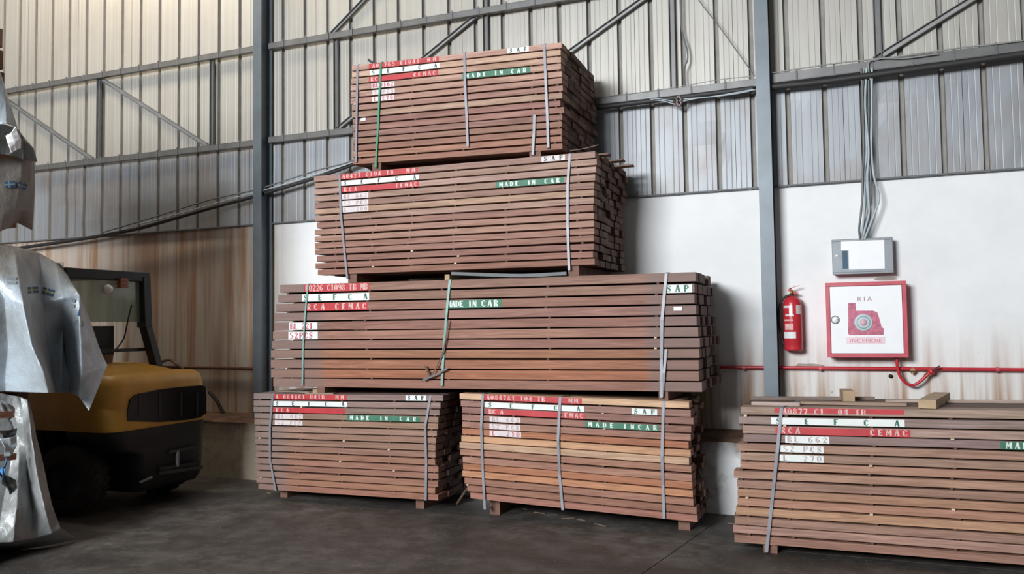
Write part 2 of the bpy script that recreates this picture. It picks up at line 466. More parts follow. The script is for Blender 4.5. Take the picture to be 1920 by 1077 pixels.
# ------------------------------------------------------------------ stencil lettering
def _g(*s): return s
T_, t_ = .26, .13
GL = {
'A': _g((.10,0,.30,.94,t_),(.34,1,.56,.0,T_),(.22,.34,.42,.34,.09)),
'B': _g((.15,0,.15,1,T_),(.28,.94,.50,.90,t_),(.52,.84,.52,.60,T_*.7),(.28,.52,.46,.52,.1),(.54,.44,.54,.12,T_*.8),(.28,.06,.5,.08,t_)),
'C': _g((.15,.14,.15,.86,T_),(.20,.94,.46,.94,t_),(.52,.90,.52,.68,t_),(.20,.06,.46,.06,t_),(.52,.1,.52,.26,t_)),
'D': _g((.15,0,.15,1,T_),(.28,.94,.44,.92,t_),(.52,.84,.52,.16,T_),(.28,.06,.44,.08,t_)),
'E': _g((.15,0,.15,1,T_),(.28,.94,.58,.94,t_),(.28,.5,.46,.5,t_),(.28,.06,.58,.06,t_)),
'F': _g((.15,0,.15,1,T_),(.28,.94,.58,.94,t_),(.28,.5,.46,.5,t_)),
'I': _g((.3,0,.3,1,T_),(.14,.97,.46,.97,.06),(.14,.03,.46,.03,.06)),
'J': _g((.45,.15,.45,1,T_),(.1,.06,.4,.06,t_)),
'L': _g((.15,0,.15,1,T_),(.28,.06,.58,.06,t_)),
'M': _g((.06,0,.06,1,t_),(.12,.98,.32,.25,T_*.8),(.34,.25,.5,.98,t_),(.6,0,.6,1,T_)),
'N': _g((.08,0,.08,1,t_),(.12,.96,.5,.06,T_),(.56,0,.56,1,t_)),
'P': _g((.15,0,.15,1,T_),(.28,.94,.46,.94,t_),(.52,.88,.52,.56,T_*.8),(.28,.46,.46,.46,t_)),
'R': _g((.15,0,.15,1,T_),(.28,.94,.46,.94,t_),(.52,.88,.52,.60,T_*.8),(.28,.5,.44,.5,t_),(.38,.44,.56,0,T_*.8)),
'S': _g((.5,.96,.5,.72,t_),(.18,.94,.42,.94,t_),(.14,.86,.14,.66,t_),(.14,.68,.52,.32,T_),(.5,.32,.5,.14,t_),(.2,.06,.46,.06,t_),(.10,.04,.10,.26,t_)),
'T': _g((.3,0,.3,.9,T_),(.02,.95,.22,.95,t_),(.38,.95,.58,.95,t_)),
'0': _g((.12,.14,.12,.86,T_*.9),(.2,.95,.42,.95,t_),(.5,.14,.5,.86,T_*.9),(.2,.05,.42,.05,t_)),
'1': _g((.32,0,.32,1,T_),(.14,.8,.24,.92,t_),(.14,.03,.5,.03,.06)),
'2': _g((.12,.72,.12,.86,T_*.8),(.2,.95,.42,.95,t_),(.5,.86,.46,.58,T_*.8),(.42,.52,.14,.14,t_),(.06,.06,.58,.06,T_*.7)),
'4': _g((.42,0,.42,1,T_),(.3,.92,.06,.36,.1),(.04,.28,.3,.28,t_),(.54,.28,.62,.28,t_)),
'5': _g((.14,.94,.52,.94,t_),(.12,.9,.12,.56,t_),(.2,.56,.42,.54,t_),(.5,.48,.5,.14,T_*.9),(.1,.06,.42,.05,t_)),
'6': _g((.12,.14,.14,.84,T_),(.22,.94,.5,.94,t_),(.24,.55,.4,.55,t_),(.5,.48,.5,.12,T_*.8),(.2,.05,.42,.05,t_)),
'7': _g((.04,.94,.56,.94,T_*.6),(.5,.86,.26,0,T_*.7)),
'8': _g((.14,.6,.14,.86,T_*.7),(.48,.6,.48,.86,T_*.7),(.2,.95,.42,.95,t_),(.2,.53,.42,.53,.1),(.12,.12,.12,.44,T_*.8),(.5,.12,.5,.44,T_*.8),(.2,.05,.42,.05,t_)),
'9': _g((.12,.56,.12,.86,T_*.8),(.2,.95,.42,.95,t_),(.5,.14,.5,.86,T_),(.2,.48,.38,.48,t_),(.12,.08,.4,.05,t_)),
}
def text_quads(txt, wid, h, cw=None, fill=.92):
    """quads (2D) of a stencil text spread evenly over wid, letter height h"""
    n = len(txt); step = wid/max(1, n); lw = cw or min(step*.95, h*.75); out = []
    for i, ch in enumerate(txt):
        if ch not in GL: continue
        x0 = i*step+(step-lw)/2
        for (ax, ay, bx, by, th) in GL[ch]:
            A = Vector((x0+ax*lw/.64, ay*h)); B = Vector((x0+bx*lw/.64, by*h)); d = (B-A)
            if d.length < 1e-6: continue
            d.normalize(); p = Vector((-d.y, d.x))*th*lw/.64*.5 if abs(d.y) > abs(d.x) else Vector((-d.y, d.x))*th*h*.5
            out.append([A-p, B-p, B+p, A+p])
    return out

# ------------------------------------------------------------------ timber packs
def strap_mesh(pts, w_=.026, th=.003, mi=0, b=None, wd=(1, 0, 0)):
    """flat band through pts, width along wd"""
    b = b or MB(); wv = Vector(wd).normalized()*w_/2
    pts = [Vector(p) for p in pts]; n = len(b.v)
    for i, p in enumerate(pts):
        d = (pts[min(i+1, len(pts)-1)]-pts[max(i-1, 0)]).normalized(); nn = d.cross(wv).normalized()*th/2
        b.v += [tuple(p-wv-nn), tuple(p+wv-nn), tuple(p+wv+nn), tuple(p-wv+nn)]
    for i in range(len(pts)-1):
        for k in range(4):
            k2 = (k+1) % 4; b.f.append((n+4*i+k, n+4*i+k2, n+4*i+4+k2, n+4*i+4+k)); b.m.append(mi); b.sm.append(False)
    e = n+4*(len(pts)-1)
    b.f.append((n, n+3, n+2, n+1)); b.m.append(mi); b.sm.append(False)
    b.f.append((e, e+1, e+2, e+3)); b.m.append(mi); b.sm.append(False)
    return b

def pack(label, yf, dep, L, R, TL, TR, BL, BR, tints, mat, bands=(), straps=(), bearers=(), zfloor=0.0,
         fill=.80, xr_world=None, rag=.05, bands_y=None, spx=(), jit=.004, backrag=None, ndeep=5, group='strapped packs of sawn sapele boards'):
    n = len(L)
    pTL, pTR, pBL, pBR = (at(*q, Y=yf) for q in (TL, TR, BL, BR))
    def ztop(x): return pTL.z+(pTR.z-pTL.z)*(x-pTL.x)/(pTR.x-pTL.x)
    def zbot(x): return pBL.z+(pBR.z-pBL.z)*(x-pBL.x)/(pBR.x-pBL.x)
    root = thing('timber_pack', (pBL.x, yf, zfloor), label, 'timber', group)
    rows = []
    rr = random.Random(int(abs(pTL.x*1000))+n)
    for i in range(n):
        xl = at(L[i], TL[1]+(BL[1]-TL[1])*(i+.5)/n, Y=yf).x
        xr = xr_world+rr.uniform(-.05, .05) if xr_world else at(R[i], TR[1]+(BR[1]-TR[1])*(i+.5)/n, Y=yf).x
        ns = 6
        # widths across the depth
        ws = []; tot = 0
        while tot < dep-.09:
            ww = rr.uniform(.11, .20); ws.append(ww); tot += ww
        sc = dep/sum(ws); ws = [q*sc for q in ws]
        y = yf+rr.uniform(-jit, jit); front = None
        rowj = rr.uniform(-.0025, .0025)
        for k, ww in enumerate(ws):
            if k == 0: a, c = xl, xr
            else: a = xl+rr.uniform(-.02, rag); c = xr+rr.uniform(-rag, rag*.7 if backrag is None else backrag)
            st = []
            y0 = y if k == 0 else y+.002
            th = fill+rr.uniform(-.03, .03)
            for s_ in range(ns+1):
                x = a+(c-a)*s_/ns; zt, zb = ztop(x), zbot(x); pit = (zt-zb)/(n-(1-fill))
                z1 = zt-pit*i+rowj+rr.uniform(-.0012, .0012); z0 = z1-pit*th
                yy = y0+(rr.uniform(-.0015, .0015) if k == 0 else 0)
                st.append((x, yy, yy+ww-.004, z0, z1))
            b = MB(); v0 = len(b.v); be = .0025
            for (x, ya, yb, z0, z1) in st:
                b.v += [(x, ya+be, z0), (x, ya, z0+be), (x, ya, z1-be), (x, ya+be, z1), (x, yb, z1), (x, yb, z0)]
            for s_ in range(ns):
                for q in range(6):
                    q2 = (q+1) % 6; b.f.append((6*s_+q, 6*s_+6+q, 6*s_+6+q2, 6*s_+q2)); b.m.append(0); b.sm.append(False)
            b.f.append((0, 1, 2, 3, 4, 5)); b.m.append(0); b.sm.append(False)
            e = 6*ns; b.f.append((e+5, e+4, e+3, e+2, e+1, e)); b.m.append(0); b.sm.append(False)
            o = b.build('board', mat, root)
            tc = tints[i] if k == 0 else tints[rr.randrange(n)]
            f = rr.uniform(.90, 1.10) if k == 0 else rr.uniform(.34, .56)  # boards behind the front tinted darker, painting shade onto the pack ends
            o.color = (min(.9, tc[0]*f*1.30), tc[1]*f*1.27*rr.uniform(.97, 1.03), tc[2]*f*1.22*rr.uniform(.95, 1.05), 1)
            if k == 0: front = (st, o)
            y += ww
        rows.append(front)
    # painted bands on the front edges
    def front_at(i, x):
        st = rows[i][0]; x = min(max(x, st[0][0]), st[-1][0])
        for s_ in range(len(st)-1):
            if st[s_][0] <= x <= st[s_+1][0]+1e-9: break
        u = (x-st[s_][0])/(st[s_+1][0]-st[s_][0])
        return tuple(st[s_][q]+(st[s_+1][q]-st[s_][q])*u for q in (1, 3, 4))
    for (ri, x0p, x1p, cm, im, texts, ins) in bands:
        yp = TL[1]+(BL[1]-TL[1])*(ri+.5)/n
        x0, x1 = at(x0p, yp, Y=yf).x, at(x1p, yp+(TR[1]-TL[1])*.3, Y=yf).x
        st = rows[ri][0]; knots = sorted([x0, x1]+[s_[0] for s_ in st if x0 < s_[0] < x1])
        b = MB()
        for a, c in zip(knots, knots[1:]):
            A = front_at(ri, a); Bq = front_at(ri, c); A = (A[0]-.0012,)+A[1:]; Bq = (Bq[0]-.0012,)+Bq[1:]
            i0, i1 = ins
            za0, za1 = A[1]+(A[2]-A[1])*i0, A[2]-(A[2]-A[1])*i1; zc0, zc1 = Bq[1]+(Bq[2]-Bq[1])*i0, Bq[2]-(Bq[2]-Bq[1])*i1
            b.face([(a, A[0], za0), (c, Bq[0], zc0), (c, Bq[0], zc1), (a, A[0], za1)], 0)
        for (txt, u0, u1) in texts:
            xa, xb = x0+(x1-x0)*u0, x0+(x1-x0)*u1
            A = front_at(ri, (xa+xb)/2); hh = (A[2]-A[1])
            for q in text_quads(txt, xb-xa, hh*.76):
                pts = []
                for p in q:
                    x = xa+p.x; F = front_at(ri, x); pts.append((x, F[0]-.0022, F[1]+hh*.12+p.y))
                b.face(pts, 1)
        b.build('painted_band', [M[cm], M[im]], rows[ri][1])
    # spacer strips between the rows
    b = MB()
    for px in spx:
        for i in range(n-1):
            x = at(px+rr.uniform(-7, 7), (TL[1]+BL[1])/2, Y=yf).x
            F = front_at(i, x); F2 = front_at(i+1, x); pale = rr.random() < .09
            b.box(x-.011, x+.011, min(F[0], F2[0])-(.010 if pale else -.002), yf+dep-.02, F2[2]+.0005, F[1]-.0005, 1 if pale else 0)
    if spx:
        o = b.build('spacer_strips', [M['spacer'], M['pale']], root); o['kind'] = 'stuff'
    # straps
    for sp in straps:
        pts = [at(x, y, Y=yf-.010-.012*(k % 2 == 1)) for k, (x, y) in enumerate(sp['p'])]
        if sp.get('top', True):
            f = pts[0]; zt = ztop(f.x)+.004; sh = sp.get('sh', .03)
            pts = [Vector((f.x+sh*2, yf+dep, zt)), Vector((f.x+sh, yf+.25, zt+.002)), Vector((f.x+.002, yf+.012, zt+.002)), Vector((f.x, yf-.006, zt-.006))]+pts[1:]
        # smooth the fall
        fine = []
        for i_ in range(len(pts)-1):
            for k in range(4): fine.append(pts[i_].lerp(pts[i_+1], k/4))
        fine.append(pts[-1])
        if sp.get('under', True):
            l_ = fine[-1]; fine += [l_+Vector((0, .03, -.004)), l_+Vector((0, .3, -.004))]
        strap_mesh(fine, sp.get('w', .024)).build('strap', M[sp.get('m', 'strap')], root)
    # bearers
    for be in bearers:
        px, wd, zb = be[:3]; x = at(px, BL[1]+(BR[1]-BL[1])*(px-BL[0])/(BR[0]-BL[0]), Y=yf).x
        zt = zbot(x)
        if callable(zb): zb = zb(x)+.003
        q = MB(); q.box(x-wd/2, x+wd/2, yf+(be[3] if len(be) > 3 else .13 if zb == 0 else .015), yf+dep-.02, zb, zt-.002)
        q.build('bearer', M['bearer'], root)
    return root, rows, ztop, zbot

def tl(base, spec, n):
    out = [base]*n; out = list(out)
    for k, v in spec.items(): out[k] = v
    return out
SIG = ('S E F C A', .0, 1.0)
tan, tan2, brn, dk, org, lt = (.36, .225, .17), (.31, .18, .135), (.235, .125, .095), (.185, .095, .072), (.35, .15, .085), (.45, .31, .22)

# bottom left pack
P4t = [(.21,.155,.14)]*3+[(.25,.17,.14),(.26,.165,.13),(.25,.16,.125),(.25,.155,.12),(.25,.155,.125),(.225,.13,.105),(.25,.135,.10),(.26,.14,.105),(.235,.125,.095),(.26,.14,.10),(.27,.135,.095),(.26,.13,.09)]
pk4 = pack('lower left timber pack, beside the forklift, standing on the floor', 6.87, .80,
    [476,476,476,477,477,479,478,478,480,480,479,480,481,481,484], [831,826,824,822,821,819,817,816,816,816,822,822,821,816,821],
    (476,739),(831,742),(484,918),(821,940), P4t, M['wood_low'],
    bands=[(0,512,650,'red','ink_pinkwhite',[('A 0844C1 041B',.03,.72),('MM',.84,.98)],(0,.05)),(1,513,651,'white','ink_black',[SIG],(.03,.08)),
           (2,513,648,'red','ink_pinkwhite',[('RCA',.02,.24)],(.02,.05)),(3,516,568,'label','ink_faint',[('BL 042',.05,.98)],(.04,.06)),(4,515,567,'label','ink_faint',[('52 PCS',.05,.98)],(.04,.06)),
           (0,761,799,'white','ink_black',[('SAP',.0,1.0)],(.02,.08)),(3,651,788,'green','ink_white',[('MADE',.02,.33),('IN',.44,.58),('CAR',.70,.97)],(.0,.05))],
    straps=[dict(p=[(511,738),(506,800),(506,862),(517,921)]),dict(p=[(807,737),(797,800),(799,870),(798,939)],sh=.09)],
    bearers=[(517,.09,0),(775,.09,0)], spx=(487,560,642,735,812), rag=.04, fill=.82)
# bottom middle pack
P5t = [(.46,.31,.22),(.27,.165,.135),(.25,.145,.12),(.26,.15,.12),(.28,.16,.12),(.30,.13,.08),(.46,.28,.165),(.46,.32,.22),(.28,.155,.115),(.27,.145,.11),(.33,.15,.09),(.38,.19,.11),(.27,.14,.105),(.26,.135,.105),(.27,.135,.10)]
pk5 = pack('lower middle timber pack with orange-toned boards, below the long pack right half', 6.87, .80,
    [862,864,866,867,867,867,865,862,863,868,868,867,871,876,882], [1292,1295,1300,1296,1295,1291,1295,1292,1296,1297,1298,1299,1300,1306,1308],
    (862,738),(1292,754),(882,935),(1307,980), P5t, M['wood'],
    bands=[(0,908,1091,'red','ink_pinkwhite',[('A084781 104 TB',.02,.64),('MM',.86,.97)],(0,.05)),(1,909,1095,'white','ink_green',[SIG],(.04,.08)),
           (2,912,1097,'red','ink_pinkwhite',[('RC A',.02,.18),('CEMAC',.74,.99)],(.0,.05)),(3,918,976,'label','ink_faint',[('BL 662',.05,.98)],(.04,.06)),(4,918,976,'label','ink_faint',[('52 PCS',.05,.98)],(.04,.06)),
           (5,918,977,'label','ink_red',[('L  210',.05,.98)],(.04,.06)),
           (1,1184,1232,'white','ink_green',[('SAP',.0,1.0)],(.02,.08)),(3,1097,1235,'green','ink_white',[('MADE',.02,.42),('INCAR',.50,1.0)],(.0,.05))],
    straps=[dict(p=[(905,742),(902,800),(905,880),(909,956)]),dict(p=[(1050,744),(1046,826),(1049,890),(1055,957)],sh=.08),dict(p=[(1244,752),(1241,856),(1243,910),(1245,973)],sh=-.04)],
    bearers=[(917,.10,0),(1277,.10,0)], spx=(880,960,1052,1130,1245), rag=.12, backrag=.03, fill=.83)
# long pack
P3t = [(.235,.14,.115)]*2+[(.215,.115,.095),(.25,.145,.12),(.22,.12,.10),(.255,.14,.11),(.25,.135,.105),(.29,.145,.095),(.27,.125,.085),(.30,.125,.08),(.25,.13,.105)]
pk3 = pack('longest timber pack, lying across the two lower packs', 6.87, 1.08,
    [525,521,518,514,514,512,510,508,508,508,512], [1304,1302,1302,1305,1306,1309,1312,1311,1310,1310,1316],
    (525,535),(1304,511),(512,725),(1316,735), P3t, M['wood_long'],
    bands=[(0,570,692,'red','ink_pinkwhite',[('B0226 C1098 TB MB',.02,.98)],(0,.05)),(1,566,692,'white','ink_green',[SIG],(.02,.05)),
           (2,573,690,'red','ink_pinkwhite',[('RCA',.0,.34),('CEMAC',.46,1.0)],(.0,.05)),(4,542,595,'white','ink_red',[('BL 221',.03,.85)],(.04,.05)),(5,541,596,'white','ink_red',[('52PCS',.03,.85)],(.02,.05)),
           (1,1246,1298,'white','ink_green',[('SAP',.0,.95)],(.02,.08)),(2,838,941,'green','ink_white',[('MADE IN',.0,.55),('CAR',.62,.95)],(.0,.05))],
    straps=[dict(p=[(577,534),(571,600),(568,660),(567,723)],m='strap_mint',under=False,w=.018),dict(p=[(843,519),(837,590),(832,655),(828,724)],m='strap_mint',w=.024),
            dict(p=[(1249,509),(1241,600),(1240,675),(1240,746)],w=.026,under=False),dict(p=[(1249,655),(1245,700),(1242,744)],m='strap',w=.022,top=False,under=False)],
    bearers=[(600,.09,pk4[2]),(1243,.08,pk5[2])], spx=(545,690,835,1025,1235), rag=.04, backrag=.02, fill=.85)
# second pack
P2t = [(.27,.18,.15),(.29,.20,.165),(.34,.24,.20),(.28,.19,.16),(.27,.175,.145),(.33,.22,.175),(.33,.225,.185),(.27,.155,.125),(.30,.185,.15),(.29,.18,.145),(.24,.135,.11),(.235,.13,.105),(.22,.12,.10),(.235,.125,.10),(.23,.12,.095)]
pk2 = pack('second timber pack from the top, below the topmost pack', 6.87, 1.08,
    [589,590,588,591,591,590,590,594,590,590,590,591,594,592,596], [1116,1119,1117,1116,1114,1113,1113,1112,1113,1113,1114,1113,1113,1112,1115],
    (590,331),(1116,284),(596,516),(1114,497), P2t, M['wood'],
    bands=[(0,638,784,'red','ink_pinkwhite',[('A0427 C104 TB',.02,.70),('MM',.84,.98)],(0,.05)),(1,640,786,'white','ink_black',[SIG],(.04,.08)),
           (2,640,785,'red','ink_pinkwhite',[('RCA',.02,.22),('CEMAC',.70,.99)],(.0,.05)),(3,641,691,'label','ink_faint',[('BL 662',.05,.98)],(.0,.0)),(4,641,691,'label','ink_faint',[('52 PCS',.05,.98)],(.0,.0)),
           (5,642,691,'label','ink_faint',[('L  200',.05,.98)],(.0,.0)),
           (0,1016,1060,'label','ink_black',[('SAP',.0,1.0)],(.02,.08)),(3,930,1058,'green','ink_white',[('MADE',.04,.36),('IN',.46,.60),('CAR',.70,.96)],(.0,.0))],
    straps=[dict(p=[(636,331),(639,400),(645,464),(651,522)]),dict(p=[(1068,287),(1064,350),(1064,421),(1067,507)],sh=.05)],
    bearers=[(659,.10,pk3[2]),(1074,.10,pk3[2])], spx=(630,700,770,855,950,1085), rag=.035, backrag=.015, fill=.80)
# topmost pack
P1t = [(.38,.25,.20),(.42,.29,.235),(.38,.26,.21),(.37,.245,.195),(.36,.235,.19),(.35,.22,.175),(.26,.155,.13),(.36,.245,.20),(.24,.135,.115),(.25,.145,.12),(.25,.145,.12),(.24,.14,.115),(.24,.13,.105),(.28,.15,.11),(.26,.14,.11)]
pk1 = pack('topmost timber pack of the tall stack', 6.87, 1.08,
    [660,660,659,658,658,658,660,660,661,661,662,661,661,661,661], [1053,1051,1052,1052,1053,1054,1055,1054,1050,1057,1054,1053,1053,1053,1054],
    (659,123),(1053,79),(661,308),(1054,279), P1t, M['wood'],
    bands=[(0,692,823,'red','ink_pinkwhite',[('A0 765 C1041',.04,.74),('MM',.82,.98)],(0,.05)),(1,693,824,'white','ink_black',[SIG],(.02,.06)),
           (2,692,822,'red','ink_pinkwhite',[('RC',.02,.14),('CEMAC',.64,.98)],(.0,.05)),(3,697,740,'label','ink_red',[('BL0162',.03,.98)],(.0,.04)),(4,698,740,'label','ink_faint',[('52PCS',.05,.98)],(.04,.06)),
           (5,698,739,'label','ink_red',[('L 270',.05,.98)],(.0,.06)),
           (0,952,992,'white','ink_black',[('SAP',.0,1.0)],(.02,.08)),(3,868,995,'green','ink_white',[('MADE',.02,.38),('IN',.46,.62),('CAR',.70,.96)],(.0,.0))],
    straps=[dict(p=[(670,122),(669,180),(668,250),(667,304)],under=False),dict(p=[(714,117),(711,180),(708,250),(704,314)],m='strap_green',w=.020),dict(p=[(870,99),(872,160),(875,220),(877,275)],under=False),
            dict(p=[(1020,82),(1023,150),(1026,215),(1028,277)]),dict(p=[(1002,215),(1001,250),(999,290)],top=False)],
    bearers=[(705,.10,pk2[2]),(1002,.11,pk2[2])], spx=(668,775,872,1000,1045), rag=.02, backrag=.008, fill=.79)
# right pack
P6t = [(.25,.185,.16),(.23,.175,.16),(.28,.20,.17),(.21,.155,.145),(.30,.19,.14),(.27,.18,.145),(.30,.18,.135),(.31,.19,.145),(.25,.155,.125),(.33,.19,.125),(.31,.17,.12),(.34,.205,.14),(.27,.17,.135),(.29,.18,.145),(.27,.155,.12)]
pk6 = pack('nearest timber pack, at the right below the fire hose cabinet', 6.5, .80,
    [1389,1386,1393,1394,1384,1388,1388,1376,1382,1383,1383,1380,1378,1375,1377], [1920]*15,
    (1389,764),(1920,771),(1378,1017),(1920,1060), P6t, M['wood'],
    bands=[(0,1452,1695,'red','ink_pinkwhite',[('A0877 C1',.06,.40),('04 TB',.5,.72)],(.30,.05)),(1,1446,1696,'white','ink_green',[SIG],(.06,.06)),
           (2,1454,1707,'red','ink_pinkwhite',[('RCA',.03,.20),('CEMAC',.70,.99)],(.0,.10)),(3,1472,1555,'white','ink_faint',[('BL 662',.02,.98)],(.02,.04)),(4,1462,1544,'white','ink_faint',[('52 PCS',.05,.98)],(.04,.06)),
           (5,1462,1544,'white','ink_faint',[('L  270',.05,.98)],(.02,.06)),(3,1875,2080,'green','ink_white',[('MADE',.04,.36),('IN',.46,.60),('CAR',.70,.96)],(.0,.06))],
    straps=[dict(p=[(1465,757),(1457,850),(1447,945),(1437,1036)],w=.024,sh=.06,m='strap')],
    bearers=[(1444,.10,0,.02),(1980,.10,0,.02),(2500,.10,0,.02)], spx=(1395,1480,1635,1790,1960,2120,2300), xr_world=3.35, rag=.06, fill=.81)

# ------------------------------------------------------------------ wall equipment
def smooth(pts, k=6):
    """Catmull-Rom through pts"""
    P = [Vector(p) for p in pts]; P = [P[0]*2-P[1]]+P+[P[-1]*2-P[-2]]; out = []
    for i in range(1, len(P)-2):
        a, b, c, d = P[i-1:i+3]
        for j in range(k):
            t = j/k; out.append(.5*((2*b)+(c-a)*t+(2*a-5*b+4*c-d)*t*t+(3*b-a-3*c+d)*t**3))
    out.append(P[-2]); return out
def px3(pts, Y): return [at(x, y, Y=Y) for x, y in pts]
def tubeobj(name, pts, r, mat, label=None, cat=None, group=None, parent=None, k=6, n=8):
    b = MB(); b.tube(smooth(pts, k) if k else pts, r, n); pts = [Vector(p) for p in pts]
    o = b.build(name, mat, parent, origin=pts[0]) if parent is None else b.build(name, mat, parent)
    if label: tag(o, label, cat, group)
    return o
def rrect(b, x0, x1, z0, z1, y0, y1, r, mi=0, n=5):
    """box with rounded corners in XZ, front at y0"""
    pts = []
    for cx, cz, a0 in ((x1-r, z1-r, 0), (x0+r, z1-r, PI/2), (x0+r, z0+r, PI), (x1-r, z0+r, 1.5*PI)):
        for k in range(n+1):
            a = a0+PI/2*k/n; pts.append((cx+r*math.cos(a), cz+r*math.sin(a)))
    b.face([(x, y0, z) for x, z in pts], mi); b.face([(x, y1, z) for x, z in pts][::-1], mi)
    for i in range(len(pts)):
        p, q = pts[i], pts[(i+1) % len(pts)]
        b.face([(p[0], y0, p[1]), (p[0], y1, p[1]), (q[0], y1, q[1]), (q[0], y0, q[1])], mi)
def poly(b, pts, y0, y1, mi=0):
    b.face([(x, y0, z) for x, z in pts], mi)
    for i in range(len(pts)):
        p, q = pts[i], pts[(i+1) % len(pts)]
        b.face([(p[0], y0, p[1]), (p[0], y1, p[1]), (q[0], y1, q[1]), (q[0], y0, q[1])], mi)
def font(txt, size, loc, mat, parent, ext_=.0006, spacing=1.0):
    cu = bpy.data.curves.new('lettering', 'FONT'); cu.body = txt; cu.size = size; cu.extrude = ext_; cu.align_x = 'CENTER'; cu.space_character = spacing
    tmp = bpy.data.objects.new('lettering', cu); C.objects.link(tmp)
    tmp.rotation_euler = (PI/2, 0, 0); bpy.context.view_layer.update()
    me = bpy.data.meshes.new_from_object(tmp.evaluated_get(bpy.context.evaluated_depsgraph_get()))
    bpy.data.objects.remove(tmp); me.transform(Matrix.Rotation(PI/2, 4, 'X')); me.materials.clear(); me.materials.append(mat)
    o = bpy.data.objects.new('lettering', me); C.objects.link(o); o.parent = parent; o['_o'] = parent['_o']
    o.location = Vector(loc)-Vector(parent['_o']); return o

# fire hose cabinet
a = at(1547, 531, Y=7.916); c = at(1704, 671, Y=7.916)
x0, x1, z0, z1 = a.x, c.x, c.z, a.z
cab = thing('fire_hose_cabinet', (x0, 8.116, z0), 'white fire hose cabinet with red frame and hose reel pictogram on the wall', 'cabinet')
b = MB(); b.box(x0+.005, x1-.005, 7.941, 8.115, z0+.005, z1-.005); b.build('body', M['redgloss'], cab, bevel=.004)
b = MB(); fw_ = .034
b.box(x0, x1, 7.916, 7.944, z1-fw_, z1); b.box(x0, x1, 7.916, 7.944, z0, z0+fw_)
b.box(x0, x0+fw_, 7.916, 7.944, z0+fw_, z1-fw_); b.box(x1-fw_, x1, 7.916, 7.944, z0+fw_, z1-fw_)
b.build('frame', M['pinkred'], cab, bevel=.003)
b = MB(); b.box(x0+fw_+.003, x1-fw_-.003, 7.921, 7.938, z0+fw_+.003, z1-fw_-.003)
door = b.build('door', M['enamel'], cab, bevel=.002)
def cp(px, py): q = at(px, py, Y=7.92); return (q.x, q.z)
lk = cp(1566, 600)
b = MB(); b.lathe([(.030, 0), (.036, 0), (.037, -.006), (.030, -.008)], (lk[0], 7.921, lk[1]), 'Y', 28)
b.lathe([(.0, -.002), (.029, -.002), (.029, 0)], (lk[0], 7.921, lk[1]), 'Y', 24, 1); b.box(lk[0]+.016, lk[0]+.028, 7.914, 7.919, lk[1]-.004, lk[1]+.004, 2)
b.build('lock', [M['greybox'], M['enamel'], M['black']], door)
pic = [cp(*q) for q in ((1590,569),(1604,568),(1605,583),(1637,583),(1645,586),(1650,602),(1653,614),(1657,616),(1657,628),(1593,629),(1590,626))]
M['picto'] = flat('picto_red', (.50, .13, .20), .5, 0, .35, .5, 30)
b = MB(); poly(b, pic, 7.9195, 7.921); b.build('pictogram', M['picto'], door)
rc = cp(1619, 605)
b = MB(); b.lathe([(0, -.0045), (.070, -.0045), (.076, -.003), (.076, 0)], (rc[0], 7.919, rc[1]), 'Y', 28)
b.lathe([(0, -.0055), (.030, -.0055), (.030, -.004)], (rc[0], 7.919, rc[1]), 'Y', 18, 1)
b.lathe([(.050, -.0050), (.056, -.0050), (.056, -.004)], (rc[0], 7.919, rc[1]), 'Y', 24, 2)
b.build('reel_print', [flat('reel_grey', (.46, .55, .58), .5), flat('reel_pink', (.66, .42, .48), .5), M['greyprint']], door)
q = cp(1621, 565); font('R I A', .058, (q[0], 7.9205, q[1]), flat('letter_dark_red', (.32, .16, .18), .5), door)
a_, c_ = cp(1587, 632), cp(1660, 645)
b = MB(); rrect(b, a_[0], c_[0], c_[1], a_[1], 7.92, 7.921, .006); b.build('name_plate', flat('plate_pink', (.80, .62, .66), .5), door)
q = cp(1623, 643); font('INCENDIE', .054, (q[0], 7.9195, q[1]), flat('letter_pink', (.60, .18, .24), .5), door, spacing=1.1)
# grey electrical enclosure
a = at(1559, 450, Y=7.976); c = at(1676, 512, Y=7.976); x0, x1, z0, z1 = a.x, c.x, c.z, a.z
eb = thing('electrical_box', (x0, 8.116, z0), 'small grey electrical box with white cover sheet above the fire hose cabinet', 'box')
b = MB(); b.box(x0+.006, x1-.006, 8.006, 8.115, z0+.006, z1-.006); b.build('body', M['greybox'], eb, bevel=.004)
b = MB(); b.box(x0, x1, 7.976, 8.008, z0, z1); lid = b.build('lid', M['greybox'], eb, bevel=.005)
def ep(px, py): q = at(px, py, Y=7.971); return (q.x, q.z)
b = MB(); a_, c_ = ep(1576, 452), ep(1659, 506)
poly(b, [ep(1577,452),ep(1658,450),ep(1659,504),ep(1592,506),ep(1591,470),ep(1577,470)], 7.973, 7.976)
b.build('cover_sheet', M['enamel'], lid)
b = MB(); a_, c_ = ep(1579, 471), ep(1590, 504); b.box(a_[0], c_[0], 7.9745, 7.977, c_[1], a_[1]); b.build('window', flat('blue_grey_pane', (.07, .12, .17), .2), lid)
b = MB(); q = ep(1569, 480); b.lathe([(0, -.006), (.011, -.005), (.012, 0)], (q[0], 7.976, q[1]), 'Y', 14); b.build('lamp_button', M['enamel'], lid)
b = MB(); b.obox((x0, 7.974, z1-.02), (x1, 7.974, z1-.02), .003, .003); b.obox((x0, 7.974, z0+.02), (x1, 7.974, z0+.02), .003, .003); b.build('seam', M['cable'], lid)
